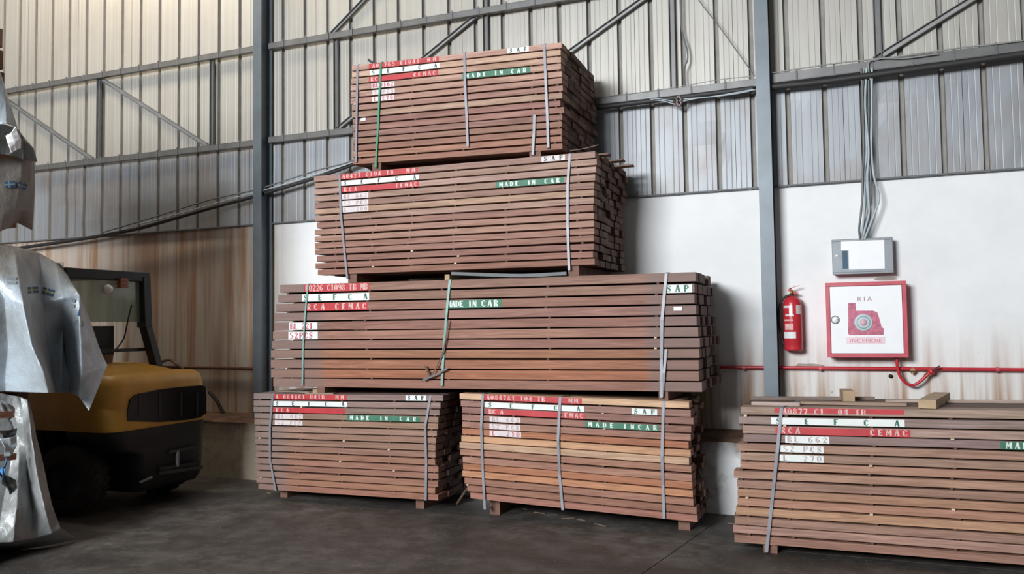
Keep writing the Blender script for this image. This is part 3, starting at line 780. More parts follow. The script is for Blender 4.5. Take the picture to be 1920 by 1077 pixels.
# extinguisher
e0 = at(1488, 658, Y=8.006); e1 = at(1488, 560, Y=8.006); ex = e0.x; ez = e0.z; R_ = .083; eh = e1.z-e0.z
ext_ = thing('fire_extinguisher', (ex, 8.006, ez), 'red fire extinguisher with black hose hanging beside the blue-grey column', 'extinguisher')
b = MB(); b.lathe([(0, 0), (.070, 0), (R_-.002, .008), (R_, .02), (R_-.004, .055), (R_, .062), (R_, eh-.05), (R_-.010, eh-.02), (.055, eh+.008), (.026, eh+.022), (.022, eh+.04), (0, eh+.04)], (ex, 8.006, ez), 'Z', 32)
b.build('cylinder', M['redgloss'], ext_)
b = MB(); b.lathe([(0, .0), (.020, .0), (.020, .03), (.014, .045), (0, .045)], (ex, 8.006, ez+eh+.034), 'Z', 14); b.lathe([(0, -.03), (.010, -.03), (.010, 0), (0, 0)], (ex-.005, 7.988, ez+eh+.055), 'Y', 10); b.build('valve', M['brass'], ext_)
zt = ez+eh+.078
b = MB(); b.obox((ex-.03, 8.006, zt-.002), (ex+.055, 8.006, zt-.035), .022, .012); b.obox((ex-.03, 8.006, zt-.006), (ex-.005, 8.006, zt+.02), .02, .02); b.build('carry_handle', M['redgloss'], ext_)
b = MB(); b.obox((ex-.015, 8.006, zt+.012), (ex+.03, 8.006, zt+.034), .020, .005); b.obox((ex+.03, 8.006, zt+.034), (ex+.07, 8.006, zt+.040), .020, .005); b.build('squeeze_lever', M['redgloss'], ext_)
hz = px3([(1488,554),(1474,556),(1464,568),(1460,590),(1462,615),(1467,638),(1472,652)], 7.986)
tubeobj('hose', hz, .0105, M['black'], parent=ext_)
def curved(z0, z1, a0, a1, mat, name, rad=R_+.001):
    G = []
    for z in (z0, z1): G.append([(ex+rad*math.sin(q), 8.006-rad*math.cos(q), z) for q in [a0+(a1-a0)*i/8 for i in range(9)]])
    b = MB(); b.grid(G, 0, True); return b.build(name, mat, ext_)
for (u0, u1, s0, s1, mt) in ((.82,.86,-1.1,.0,'label'),(.67,.86,-.30,.05,'enamel'),(.70,.87,.45,1.15,'label'),(.66,.70,-.8,.2,'label'),(.57,.60,-1.0,.1,'ink_pinkwhite'),(.40,.52,-.9,.1,'ink_pinkwhite'),(.24,.36,-1.15,.35,'white')):
    curved(ez+eh*u0, ez+eh*u1, s0, s1, M[mt], 'label_print')
b = MB(); b.box(ex-.02, ex+.02, 8.076, 8.111, ez+eh*.6, ez+eh+.03); b.build('wall_bracket', M['redgloss'], ext_)
# red water pipe with hose loop
zp = at(1640, 692, Y=8.056).z
pipe = thing('water_pipe', (CR-4.4, 8.056, zp), 'thin red fire water pipe running along the white wall', 'pipe')
b = MB(); b.tube([(CL+.3, 8.058, zp+.015), (CR, 8.058, zp+.005), (XR-.05, 8.058, zp-.01)], .0165, 10); b.build('pipe_run', M['redgloss'], pipe)
for px in (1395, 1538, 1711, 1870):
    x = at(px, 692, Y=8.056).x; b = MB(); b.tube([(x-.012, 8.058, zp), (x+.012, 8.058, zp)], .0215, 10); b.box(x-.008, x+.008, 8.061, 8.101, zp-.012, zp+.012)
    b.build('pipe_clip', M['pinkred'], pipe)
b = MB(); x = at(1711, 692, Y=8.056).x; b.tube([(x-.02, 8.058, zp-.01), (x+.02, 8.058, zp-.01)], .024, 8); b.tube([(x, 8.058, zp-.045), (x, 8.058, zp+.02)], .012, 8); b.build('union', M['brass'], pipe)
hs = tubeobj('supply_hose', px3([(1681,672),(1683,690),(1688,706),(1699,719),(1712,723),(1725,716),(1736,706),(1744,699)], 8.006), .0135, M['redgloss'], 'red hose looping from the fire hose cabinet down to the pipe valve', 'hose')
vx = at(1746, 697, Y=8.016)
vt = thing('valve', vx, 'red stop valve with black handle on the red water pipe', 'valve')
b = MB(); b.lathe([(0, -.03), (.022, -.028), (.028, -.01), (.028, .012), (.02, .03), (0, .03)], vx, 'Y', 14); b.build('valve_body', M['redgloss'], vt)
b = MB(); b.tube([vx+Vector((-.05, 0, -.045)), vx+Vector((-.015, 0, -.012))], [.017, .02], 8); b.build('coupling', M['brass'], vt)
b = MB(); b.obox(vx+Vector((.005, -.035, .01)), vx+Vector((.065, -.035, .05)), .02, .012); b.build('handle', M['black'], vt)
# mortar patches, bolt
for (px, py, wd, ht, nm) in ((1660, 523, .20, .028, 'mortar_patch'), (1518, 687, .26, .05, 'mortar_patch')):
    q = at(px, py, Y=8.111); pts = []
    for i in range(14):
        an = 2*PI*i/14; rr_ = 1+.35*noise.noise(Vector((i*1.3, px, 0))); pts.append((q.x+wd/2*math.cos(an)*rr_, q.z+ht/2*math.sin(an)*rr_))
    b = MB(); poly(b, pts, 8.108, 8.126); b.build(nm, flat('mortar', (.33, .29, .26), .9, 0, .25), wall)
b = MB(); q = at(1670, 706, Y=8.106); b.lathe([(0, -.01), (.018, -.008), (.02, .02)], (q.x, 8.106, q.z), 'Y', 10); b.build('anchor_hole', M['black'], wall)
# rusty pipe of the left bay
b = MB(); zr = at(430, 691, Y=8.056).z
b.tube([(XL+.05, 8.058, zr+.02), (CL-.07, 8.058, zr)], .02, 10)
tag(b.build('rusty_pipe', M['rustpipe'], origin=(XL+.05, 8.058, zr)), 'thin rusty brown pipe along the stained wall behind the forklift', 'pipe')

# cables
Yc = 7.971
tubeobj('cable_duct', px3([(-330,506),(-60,478),(60,462),(150,449),(250,431),(330,409),(400,389),(476,369),(515,357),(590,334),(655,311),(760,270),(900,232)], 7.946), .024, M['cable_black'],
        'thick sagging black cable duct crossing the left cladding and dark column', 'cable')
tubeobj('cable', px3([(190,437),(300,404),(390,376),(476,357),(515,345),(600,318),(657,303),(760,262),(900,226)], 7.916), .009, M['cable'],
        'upper thin grey cable running along the sagging black duct', 'cable')
tubeobj('cable', px3([(260,421),(350,397),(430,374),(515,351),(590,328),(657,306),(760,266),(900,229)], 7.906), .007, M['cable_light'],
        'thinnest pale cable lying on the sagging black duct', 'cable')
tubeobj('cable_bundle', px3([(1080,208),(1160,197),(1250,186),(1340,175),(1412,166)], Yc-.01), .026, M['cable_black'],
        'black cable bundle tied under the girt right of the topmost pack', 'cable')
tubeobj('cable_bundle', px3([(1447,163),(1530,155),(1620,143),(1700,132),(1800,118),(1920,101),(2100,74)], Yc-.01)+[Vector((XR-.05, Yc-.01, at(2100,74,Y=Yc-.01).z))], .030, M['cable_black'],
        'black cable bundle tied under the girt at the upper right', 'cable')
tubeobj('cable', px3([(1120,183),(1212,172),(1290,160),(1345,150),(1412,143)], 7.981), .004, M['steel_lt'], 'pale wire lying on the girt left of the blue-grey column', 'cable')
tubeobj('cable', px3([(1447,137),(1560,120),(1620,113),(1700,104),(1800,90),(1920,76),(2100,50)], 7.971), .007, M['steel_lt'],
        'pale grey cable lying on top of the upper right girt', 'cable')
tubeobj('cable', px3([(1632,150),(1628,120),(1640,112),(1662,109),(1700,109),(1760,101)], 7.956), .006, M['steel_lt'],
        'pale cable bending over the girt into the vertical cable drop', 'cable')
rc_ = random.Random(3)
for i in range(7):
    u = i/6
    xs_ = [1615+u*20, 1618+u*14, 1620+u*13, 1617+u*19, 1616+u*22+(8 if i == 6 else 0), 1617+u*20, 1614+u*14, 1612+u*9]
    ys_ = [128, 200, 280, 330, 370, 400, 428, 449]
    rc_.shuffle
    pts = [at(x+rc_.uniform(-3, 3)*(1 if 0 < k < 7 else .2), y, Y=7.971+.02*(i % 3)) for k, (x, y) in enumerate(zip(xs_, ys_))]
    tubeobj('hanging_cable', pts, .0095, M['cable_light' if i % 4 else 'steel'], 'grey cable of the bundle dropping from the girt to the electrical box', 'cable', 'cables dropping to the electrical box')
tubeobj('hanging_cable', px3([(1276,-420),(1276,-60),(1277,20),(1279,60),(1288,92),(1289,112),(1283,130),(1284,160)], 8.016), .008, M['cable'], 'loose dark cable hanging against the cladding above the cable knot', 'cable')
tubeobj('hanging_cable', px3([(1275,-60),(1310,0),(1350,52),(1415,143)], 7.976), .0045, M['cable'], 'thin wire slanting down to the girt left of the blue-grey column', 'cable')
kt = thing('cable_knot', at(1273, 190, Y=7.946), 'knot of loose wires tied below the girt left of the blue-grey column', 'cable')
kc = at(1273, 190, Y=7.946)
for i in range(7):
    pts = []
    rx, rz, ph = rc_.uniform(.02, .05), rc_.uniform(.03, .055), rc_.uniform(0, 6)
    for k in range(13):
        an = ph+2*PI*k/12; pts.append(kc+Vector((rx*math.cos(an)+.01*math.sin(3*an+i), .015*math.sin(2*an+i), rz*math.sin(an))))
    b = MB(); b.tube(pts, .005, 6); b.build('wire_loop', M['cable_light' if i % 2 else 'rustpipe'], kt)
for pp in ([(1214,184),(1240,186),(1262,190)], [(1220,187),(1245,190),(1266,196)], [(1280,190),(1310,184),(1345,180),(1412,168)], [(1282,186),(1330,182),(1380,176),(1416,168)]):
    b = MB(); b.tube(smooth(px3(pp, 7.941), 4), .006, 6); b.build('wire', M['cable_light'], kt)
# hoses on the wall behind the forklift
tubeobj('hose', px3([(288,690),(300,680),(318,675),(330,682),(345,692)], 8.016), .020, M['dust'], 'brown hose loop on the wall just behind the yellow forklift', 'hose')
tubeobj('hose', px3([(392,735),(405,750),(415,768),(425,786)], 8.016), .022, M['cable_black'], 'short black hose slanting down the wall beside the forklift', 'hose')

# ------------------------------------------------------------------ bits on the packs
def plank(name, a, b_, w_, h_, mat, label, cat, up=(0,0,1), color=None):
    q = MB(); q.obox(a, b_, w_, h_, up=up); o = q.build(name, mat, origin=a); tag(o, label, cat)
    o.color = (*(color or (.36, .25, .2)), 1); return o
z6 = pk6[2]
def on6(px, Yp, dz=0): p = at(px, 750, Y=Yp); return Vector((p.x, Yp, z6(p.x)+dz))
plank('timber_batten', on6(1411, 7.12, .016), on6(1640, 7.20, .016), .05, .024, M['wood'], 'thin dark batten lying at the back left on the nearest timber pack', 'batten', color=(.22,.17,.15))
plank('timber_batten', on6(1410, 6.66, .016), on6(1500, 6.64, .014), .07, .024, M['wood'], 'short pale batten overhanging the front left corner of the nearest pack', 'batten', color=(.52,.42,.38))
plank('timber_batten', on6(1500, 6.80, .014), on6(1700, 6.74, .014), .10, .020, M['wood'], 'brown loose board lying along the front of the nearest pack', 'batten', color=(.34,.25,.19))
plank('timber_batten', on6(1660, 7.0, .014), on6(1950, 7.05, .014), .05, .020, M['wood'], 'pale batten lying beyond the long offcut on the nearest pack', 'batten', color=(.50,.40,.34))
plank('timber_offcut', on6(1585, 7.24, .047), on6(1592, 6.98, .047), .085, .085, M['oak'], 'short square timber block standing left on top of the nearest pack', 'timber')
plank('timber_offcut', on6(1738, 6.53, .036), on6(1766, 7.20, .036), .115, .062, M['oak'], 'long pale square offcut lying across the top of the nearest pack', 'timber')
# straps and tags
for nm, pts, Yp, mt, w_, lb, ct in (
    ('strap_end', [(690,112),(700,118),(712,121)], 6.89, 'cable_black', .025, 'black strap end sticking up at the left of the topmost pack', 'strap'),
    ('loose_strap', [(846,513),(900,515),(980,517),(1062,513)], 6.84, 'cable', .03, 'grey metal strap lying loose on top of the long pack', 'strap'),
    ('strap_end', [(1068,287),(1095,283),(1122,276)], 6.85, 'strap_rust', .006, 'thin rusty strap end on the right top of the second pack', 'strap'),
    ('loose_strap', [(841,600),(835,640),(828,668),(812,700),(800,712),(818,703),(838,690)], 6.835, 'strap_rust', .012, 'thin rusty strap dangling on the front of the long pack', 'strap'),
    ('loose_strap', [(797,686),(803,700),(806,706)], 6.83, 'strap_rust', .02, 'short rusty strap stub on the front of the long pack', 'strap'),
    ('loose_strap', [(793,713),(815,704),(840,690)], 6.825, 'steel', .018, 'pale bent strap crossing the mint strap of the long pack', 'strap')):
    P = [at(x, y, Y=Yp) for x, y in pts]
    if nm == 'strap_end' and mt == 'strap_rust': P = [p+Vector((0, 0, .02)) for p in P]
    d = (P[-1]-P[0]).normalized()
    tag(strap_mesh(smooth(P, 4), w_, .004, wd=(d.cross(Vector((0, 1, 0))) if abs(d.z) > .12 else (0, 0, 1))).build(nm, M[mt], origin=P[0]), lb, ct)
for px, py, w_, h_, lb in ((681,225,.055,.030,'small white paper tag stapled to the topmost pack'), (1271,580,.07,.034,'small white paper tag stapled to the right of the long pack')):
    q = at(px, py, Y=6.86); b = MB(); b.obox(q-Vector((w_/2, 0, -.004)), q+Vector((w_/2, 0, .004)), .002, h_); tag(b.build('paper_tag', M['enamel'], origin=q), lb, 'tag')
z4 = pk4[2]
def on4(px, Yp, dz=0): p = at(px, 735, Y=Yp); return Vector((p.x, Yp, z4(p.x)+dz))
plank('scrap_board', on4(528, 7.10, .012), on4(588, 6.93, .020), .12, .012, M['wood'], 'thin splintered scrap board on top of the lower left pack', 'board', color=(.30,.25,.20))
plank('scrap_board', on4(575, 6.9, .008), on4(628, 6.91, .008), .06, .012, M['wood'], 'pale pointed wood scrap beside the block on the lower left pack', 'board', color=(.36,.30,.24))
plank('timber_offcut', on4(591, 6.89, .026), on4(593, 7.0, .026), .05, .045, M['oak'], 'small wood block sitting at the front of the lower left pack top', 'timber')
z5 = pk5[2]
z2 = pk2[2]; xe = at(1116, 300, Y=6.87).x
for x0_, Yp, ln, ov, lb in ((-.9, 7.14, .9, .06, 'front'), (-.7, 7.46, .7, .11, 'middle'), (-.8, 7.74, .8, .13, 'rear')):
    plank('scrap_board', Vector((xe+x0_, Yp, z2(xe+x0_)+.012)), Vector((xe+ov, Yp, z2(xe+ov)+.018)), .10, .014, M['wood'], lb+' of three thin scrap boards jutting past the right end of the second pack', 'board', color=(.22,.14,.11))
z3 = pk3[2]; q3 = at(840, 512, Y=6.9)
plank('timber_offcut', Vector((q3.x, 6.88, z3(q3.x)+.028)), Vector((q3.x, 7.3, z3(q3.x)+.028)), .05, .05, M['oak'], 'small wood block under the second pack behind the mint strap', 'timber')
# floor debris
plank('wood_stick', at(856, 946, Z=.012), at(876, 916, Z=.14)+Vector((0, 0, 0)), .02, .012, M['wood'], 'thin wooden stick leaning against the lower middle pack', 'stick', color=(.30,.2,.15))
for (px, py, l_, lb) in ((985,955,.05,'tiny pale splinter on the floor right of the left bearer of the lower middle pack'),(1012,962,.12,'thin splinter on the floor below the lower middle pack, second from the left'),
        (1036,966,.10,'thin splinter on the floor just left of the middle strap foot'),(1065,972,.12,'thin splinter on the floor just right of the middle strap foot'),
        (1090,975,.10,'thin splinter on the floor between the middle and right straps'),(1126,985,.14,'longest splinter on the floor, in front of the lower middle pack'),
        (505,925,.06,'small pale chip on the floor at the left foot of the lower left pack'),(1370,982,.06,'small chip on the floor in the gap before the white plinth')):
    q = at(px, py, Z=.006); an = rc_.uniform(-.5, .5); d = Vector((math.cos(an), math.sin(an), 0))*l_/2
    b = MB(); b.obox(q-d, q+d, rc_.uniform(.008, .02), .006)
    tag(b.build('wood_chip', M['dust'], origin=q), lb, 'debris', 'wood splinters on the floor')

# ------------------------------------------------------------------ forklift
fx, fy = -6.38, 5.62
fk = thing('forklift', (-7.6, 6.25, 0), 'yellow and black forklift parked behind the wrapped packs', 'forklift')
def loft(levels, n=8, mi=0, caps=True, b=None):
    """levels: (z, x0, x1, y0, y1, r) rounded rectangles"""
    b = b or MB(); G = []
    for z, xa, xb, ya, yb, r in levels:
        row = []
        for cx, cy_, a0 in ((xb-r, yb-r, 0), (xa+r, yb-r, PI/2), (xa+r, ya+r, PI), (xb-r, ya+r, 1.5*PI)):
            for k in range(n+1):
                a = a0+PI/2*k/n; row.append((cx+r*math.cos(a), cy_+r*math.sin(a), z))
        G.append(row)
    b.grid(G, mi, True, True)
    if caps: b.face(G[0][::-1], mi); b.face(G[-1], mi)
    return b
Xr, Yn, Yf_ = -6.33, 5.60, 6.92
loft([(.80, -8.1, Xr+.01, Yn+.02, Yf_-.01, .16), (.83, -8.1, Xr+.02, Yn+.01, Yf_, .17), (1.0, -8.1, Xr+.015, Yn, Yf_, .17), (1.22, -8.1, Xr-.01, Yn+.01, Yf_-.01, .17),
      (1.29, -8.1, Xr-.04, Yn+.04, Yf_-.03, .16), (1.325, -8.1, Xr-.10, Yn+.09, Yf_-.08, .13)]).build('counterweight', M['yellow'], fk)
lo = loft([(.17, -7.0, Xr-.10, Yn+.42, Yf_-.05, .10), (.24, -7.0, Xr-.05, Yn+.38, Yf_-.02, .12), (.55, -7.0, Xr-.03, Yn+.34, Yf_-.01, .13), (.62, -7.0, Xr-.02, Yn+.10, Yf_-.01, .14), (.80, -7.0, Xr+.0, Yn+.03, Yf_-.015, .15)]).build('bumper', M['black'], fk)
loft([(.30, -9.5, -7.35, Yn+.18, Yf_-.12, .06), (.80, -9.5, -7.35, Yn+.06, Yf_-.05, .06)]).build('chassis', M['black'], fk)
loft([(.80, -9.3, -8.05, Yn+.1, Yf_-.1, .06), (.98, -9.3, -8.05, Yn+.1, Yf_-.1, .06)]).build('floor_panel', M['black'], fk)
loft([(1.30, -8.05, Xr-.16, Yn+.12, Yf_-.12, .10), (1.36, -8.05, Xr-.42, Yn+.16, Yf_-.22, .10), (1.41, -8.05, -7.0, Yn+.2, Yf_-.3, .08)]).build('hood', M['yellow'], fk)
# dark rear grille opening with rounded outline
def fp(px, py): q = at(px, py, X=Xr+.03); return (q.y, q.z)
out = [fp(*q) for q in ((240,790),(240,772),(246,750),(256,741),(300,731),(340,726),(380,723),(386,726),(388,745),(388,775),(376,783),(350,788),(300,792))]
b = MB(); xf = Xr+.026
b.face([(xf, y, z) for y, z in out])
for i in range(len(out)):
    p, q = out[i], out[(i+1) % len(out)]; b.face([(xf, *p), (xf-.10, *p), (xf-.10, *q), (xf, *q)])
gr = b.build('rear_grille', M['blackgloss'], fk)
for px in (262, 300, 340, 370):
    q0, q1 = fp(px, 733), fp(px, 785); b = MB(); b.box(xf, xf+.006, q0[0]-.012, q0[0]+.012, q1[1]+.02, q0[1]-.02); b.build('reflection_bar', M['black'], gr)  # slim bars stand in for upright reflections on the black panel
# plates and tow pin on the bumper
def bp(px, py, X=Xr-.01): return at(px, py, X=X)
for pts, mt, nm in (([(262,905),(285,895)], 'greyprint', 'scratch_plate'), ([(300,880),(375,868)], 'black', 'bumper_plate'), ([(318,848),(372,838)], 'cable_black', 'bumper_plate'), ([(300,888),(380,876)], 'cable_black', 'bumper_plate')):
    a = bp(*pts[0]); c = bp(*pts[1]); b = MB(); b.obox(a, c, .012, .035 if nm == 'bumper_plate' else .02); b.build(nm, M[mt], lo)
a = bp(333, 875); b = MB(); b.tube([a, a+Vector((0, 0, .16))], .018, 10); b.build('tow_pin', M['cable'], lo)
# wheels
def wheel(x, y, r, w_, steer=0):
    b = MB(); b.lathe([(r*.55, -w_/2), (r*.62, -w_/2-.006), (r*.9, -w_/2), (r*.985, -w_*.36), (r, -w_*.2), (r, w_*.2), (r*.985, w_*.36), (r*.9, w_/2), (r*.55, w_/2)], (0, 0, 0), 'Y', 36)
    for k in range(24):
        a = 2*PI*k/24; c, s_ = math.cos(a), math.sin(a)
        b.obox((c*(r+.002), -w_*.42, s_*(r+.002)), (c*(r+.002), -w_*.06, s_*(r+.002)), .03, .014, up=(c, 0, s_)); b.obox((c*(r+.002), w_*.06, s_*(r+.002)), (c*(r+.002), w_*.42, s_*(r+.002)), .03, .014, up=(c, 0, s_))
    rot = Matrix.Rotation(steer, 4, 'Z'); o0 = Vector((x, y, r+.006))
    b.v = [tuple(rot @ Vector(v)+o0) for v in b.v]; t = b.build('tyre', M['rubber'], fk)
    b = MB(); b.lathe([(0, -w_*.2), (r*.2, -w_*.3), (r*.5, -w_*.25), (r*.56, -w_*.45), (r*.56, w_*.45), (r*.5, w_*.25), (0, w_*.2)], (0, 0, 0), 'Y', 24)
    b.v = [tuple(rot @ Vector(v)+o0) for v in b.v]; b.build('rim', M['black'], t)
wheel(-6.90, 5.70, .33, .24, .25); wheel(-6.90, 6.78, .33, .20, .25); wheel(-8.9, 5.62, .40, .26); wheel(-8.9, 6.90, .40, .26)
# overhead guard
Xg = -7.02
def gpn(px, py): return at(px, py, X=Xg)
tr = gpn(268, 524); tb = gpn(287, 690); ztop_g = tr.z
b = MB(); b.obox((Xg, tr.y, ztop_g+.02), (Xg+.02, tr.y+.01, 1.78), .12, .10, up=(0,1,0)); b.obox((Xg+.02, tr.y+.01, 1.82), (Xg+.10, tb.y-.03, 1.30), .10, .09, up=(0,1,0)); b.build('guard_post', M['black'], fk, bevel=.008)
yn = Yn+.10
b = MB(); b.obox((Xg, yn, ztop_g+.02), (Xg+.02, yn-.02, 1.80), .08, .08, up=(0,1,0)); b.obox((Xg+.02, yn-.02, 1.82), (Xg+.10, yn-.02, 1.32), .07, .07, up=(0,1,0)); b.build('guard_post', M['black'], fk, bevel=.008)
for y_ in (yn, tr.y):
    b = MB(); b.obox((-8.35, y_, ztop_g+.03), (-9.05, y_, .85), .07, .06, up=(0,1,0)); b.build('guard_post', M['black'], fk)
b = MB(); b.obox((Xg, yn-.04, ztop_g+.02), (Xg, tr.y+.05, ztop_g+.02), .10, .10); b.build('guard_crossbar', M['black'], fk, bevel=.01)
b = MB(); b.obox((-8.35, yn-.04, ztop_g+.02), (-8.35, tr.y+.05, ztop_g+.02), .08, .07); b.build('guard_crossbar', M['black'], fk)
b = MB(); b.obox((Xg, yn, 1.545), (Xg, tr.y+.04, 1.545), .04, .035); b.build('guard_crossbar', M['black'], fk)
for k in range(7):
    y_ = yn+(tr.y-yn)*k/6; b = MB(); b.obox((Xg, y_, ztop_g+.03), (-8.35, y_, ztop_g+.03), .05, .03); b.build('guard_roof_bar', M['black'], fk)
g0, g1 = gpn(120, 545), gpn(257, 604)
b = MB(); b.box(Xg-.006, Xg, yn+.04, tr.y-.03, g1.z, ztop_g-.03); b.build('rear_screen', M['glass'], fk)
q = at(203, 542, X=Xg+.06); b = MB(); b.lathe([(0, .045), (.03, .035), (.048, .0), (.048, -.03), (0, -.03)], q, 'X', 16); b.build('work_lamp', M['enamel'], fk)
q = at(230, 531, X=Xg+.06); b = MB()
for k in range(3): b.box(q.x-.03, q.x+.03, q.y-.05, q.y+.05, q.z-.05+k*.035, q.z-.03+k*.035)
b.box(q.x-.02, q.x+.02, q.y-.045, q.y+.045, q.z-.05, q.z+.05); b.build('beacon', M['orange'], fk)
tubeobj('aerial', [at(247,572,X=Xg+.05), at(240,600,X=Xg+.05), at(232,635,X=Xg+.05), at(214,660,X=Xg+.05)], .008, M['black'], parent=fk, k=4)
b = loft([(1.36, -7.75, -7.22, 5.95, 6.48, .08), (1.50, -7.72, -7.2, 5.95, 6.48, .08)]); b.build('seat', flat('seat_vinyl', (.30, .24, .17), .6), fk)
b = loft([(1.50, -7.30, -7.18, 5.98, 6.45, .05), (1.80, -7.26, -7.16, 6.0, 6.43, .05)]); b.build('seat_back', M['black'], fk)
for y_ in (5.95, 6.55):
    b = MB(); b.box(-9.66, -9.54, y_-.05, y_+.05, .1, 2.2); b.build('mast_rail', M['black'], fk)
    b = MB(); b.box(-10.75, -9.72, y_-.06, y_+.06, .06, .10); b.build('fork', M['black'], fk)
b = MB(); b.box(-9.72, -9.66, 5.8, 6.7, .1, .55); b.build('fork_carriage', M['black'], fk)

# ------------------------------------------------------------------ wrapped packs at the left
def tarp_grid(net, nu=70, nv=50, amp=.02, seed=0, freq=3.2, boost=1):
    """net[row][col] control points -> fine crumpled sheet"""
    rows = [[Vector(p) for p in r_] for r_ in net]
    if boost != 1:
        for r_ in rows:
            for p in r_:
                if p.x > -6.35:
                    nx = -6.12+(p.x+6.12)*boost; d = p-CAM; p[:] = CAM+d*((nx-CAM.x)/d.x)
    def samp(line, t):
        n = len(line)-1; s_ = min(t*n, n-1e-6); i = int(s_); u = s_-i; u2 = u*u*(3-2*u)*.5+u*.5; return line[i].lerp(line[i+1], u2)
    G = []
    for j in range(nv+1):
        vt_ = j/nv; G.append([])
        for i in range(nu+1):
            ut = i/nu; col = [samp(r_, ut) for r_ in rows]; p = samp(col, vt_)
            q = p*freq+Vector((seed, seed*2.3, 0))
            rg = 1-abs(noise.noise(q+Vector((0, 0, .4*q.x))))*2; rg2 = 1-abs(noise.noise(q*2.7))*2
            d = amp*(rg*.9+rg2*.4)
            G[-1].append(p+Vector((d, -.5*d, d*.2*(vt_ < .98))))
    return G
def wrapped(label, zb, zt, xf, y0, y1, net, mat, rowsn, name='tarpaulin_wrap', seed=0, amp=.02, facet=False, tarp_mats=None):
    t = thing('wrapped_timber_pack', (xf-.9, (y0+y1)/2, zb), label, 'timber', 'timber packs wrapped in tarpaulin')
    rr = random.Random(seed+5); pitch = (zt-zb-.06)/rowsn
    for i in range(rowsn):
        x = xf-1.9
        while x < xf-.03:
            w_ = min(rr.uniform(.30, .48), xf-x); z = zb+.06+pitch*i
            b = MB(); b.box(x, x+w_-.01, y0+rr.uniform(-.03, .03), y1+rr.uniform(-.03, .03), z, z+pitch*.86)
            o = b.build('board', M['wood'], t); f = rr.uniform(.7, 1); o.color = (.34*f, .19*f, .13*f, 1); x += w_
    for y_ in (y0+.25, (y0+y1)/2, y1-.25):
        b = MB(); b.box(xf-1.85, xf-.02, y_-.05, y_+.05, zb, zb+.058); b.build('bearer', M['bearer'], t)
    return t
# geometry of the stack: right face X ~ -6.2, from Y 3.0 to 5.0
XF, Y0, Y1 = -6.24, 3.34, 4.95
w1 = wrapped('lowest wrapped pack, grey foil sheet trailing on the floor', 0, 1.16, XF, Y0, Y1-.45, None, None, 7, seed=1)
w2 = wrapped('second wrapped pack, silver tarpaulin with two blue flags hanging over its side', 1.20, 2.38, XF, Y0, Y1, None, None, 7, seed=2)
w3 = wrapped('third wrapped pack in brownish tarpaulin, above the silver one', 2.55, 3.28, XF-.05, Y0, Y1-.28, None, None, 5, seed=3)
w4 = wrapped('top wrapped pack of pale blue and dark sheeting at the photo edge', 3.30, 4.25, XF-.05, Y0, Y1-.45, None, None, 5, seed=4)
def P(px, py, X): return at(px, py, X=X)
def sheet(G, mats, parent, name='tarpaulin', smooth_=True, thick=.004):
    b = MB(); b.grid(G, 0, smooth_); o = b.build(name, mats, parent)
    s_ = o.modifiers.new('thickness', 'SOLIDIFY'); s_.thickness = thick; return o
# second pack tarpaulin: top, right face with deep folds and a flaring far corner
top_b = [Vector((-8.1, y, 2.46-.05*max(0, y-4.2))) for y in (2.9, 3.5, 3.9, 4.2, 4.4, 4.5, 4.6, 4.65)]
top_f = [Vector((x, y, z)) for x, y, z in ((-6.25,2.9,2.46),(-6.22,3.6,2.46),(-6.20,4.2,2.45),(-6.20,4.55,2.44),(-6.20,4.78,2.40),(-6.18,4.92,2.33),(-6.16,5.02,2.22),(-6.20,5.12,2.10))]
f1 = [P(-330,560,-6.20), P(-120,560,-6.13), P(8,560,-6.10), P(42,570,-6.00), P(80,570,-6.15), P(118,560,-6.08), P(148,555,-6.05), P(163,590,-6.12)]
f2 = [P(-330,640,-6.25), P(-120,650,-6.16), P(15,650,-6.13), P(60,650,-5.96), P(90,650,-6.16), P(118,640,-6.22), P(150,640,-6.02), P(183,648,-6.05)]
f3 = [P(-330,700,-6.27), P(-120,705,-6.2), P(10,700,-6.16), P(82,700,-5.92), P(100,705,-6.20), P(128,705,-6.20), P(152,705,-6.0), P(201,686,-6.02)]
f4 = [P(-330,742,-6.28), P(-120,738,-6.2), P(10,734,-6.17), P(90,737,-5.93), P(108,737,-6.16), P(132,736,-6.2), P(147,744,-6.03), P(166,771,-5.98)]
t2 = sheet(tarp_grid([top_b, top_f, f1, f2, f3, f4], 110, 80, .014, 3, 3.2, 1.7), M['tarp'], w2)
# back corner of the wrap
bk = [[Vector((x, 5.03+(x+6.2)*.22, z)) for x in (-6.22, -6.8, -7.4, -8.1)] for z in (2.34, 2.0, 1.6, 1.25)]
sheet(tarp_grid(bk, 30, 24, .015, 9), M['tarp'], w2)
# prints follow the surface of the sheet they are on
from mathutils.bvhtree import BVHTree
def print_on(sh, px, py, w_, h_, rot, pattern, name, nx=9, ny=5, off=.014):
    """pattern(u, v) -> material name or None; a patch laid onto the sheet"""
    me = sh.data; o0 = Vector(sh['_o']); bv = BVHTree.FromPolygons([v.co+o0 for v in me.vertices], [tuple(p.vertices) for p in me.polygons])
    b = MB(); mats = []; grid = {}
    for i in range(nx+1):
        for j in range(ny+1):
            u, v = (i/nx-.5)*w_, (j/ny-.5)*h_; x = px+u*math.cos(rot)-v*math.sin(rot); y = py+u*math.sin(rot)+v*math.cos(rot)
            d = (at(x, y, X=-6.0)-CAM).normalized(); hit = bv.ray_cast(CAM, d)
            if hit[0] is None: print('print misses sheet', name, px, py); return
            grid[i, j] = hit[0]-d*off
    for i in range(nx):
        for j in range(ny):
            m_ = pattern((i+.5)/nx, (j+.5)/ny)
            if not m_: continue
            if m_ not in mats: mats.append(m_)
            b.face([grid[i, j+1], grid[i+1, j+1], grid[i+1, j], grid[i, j]], mats.index(m_))
    return b.build(name, [M[q] for q in mats], sh)
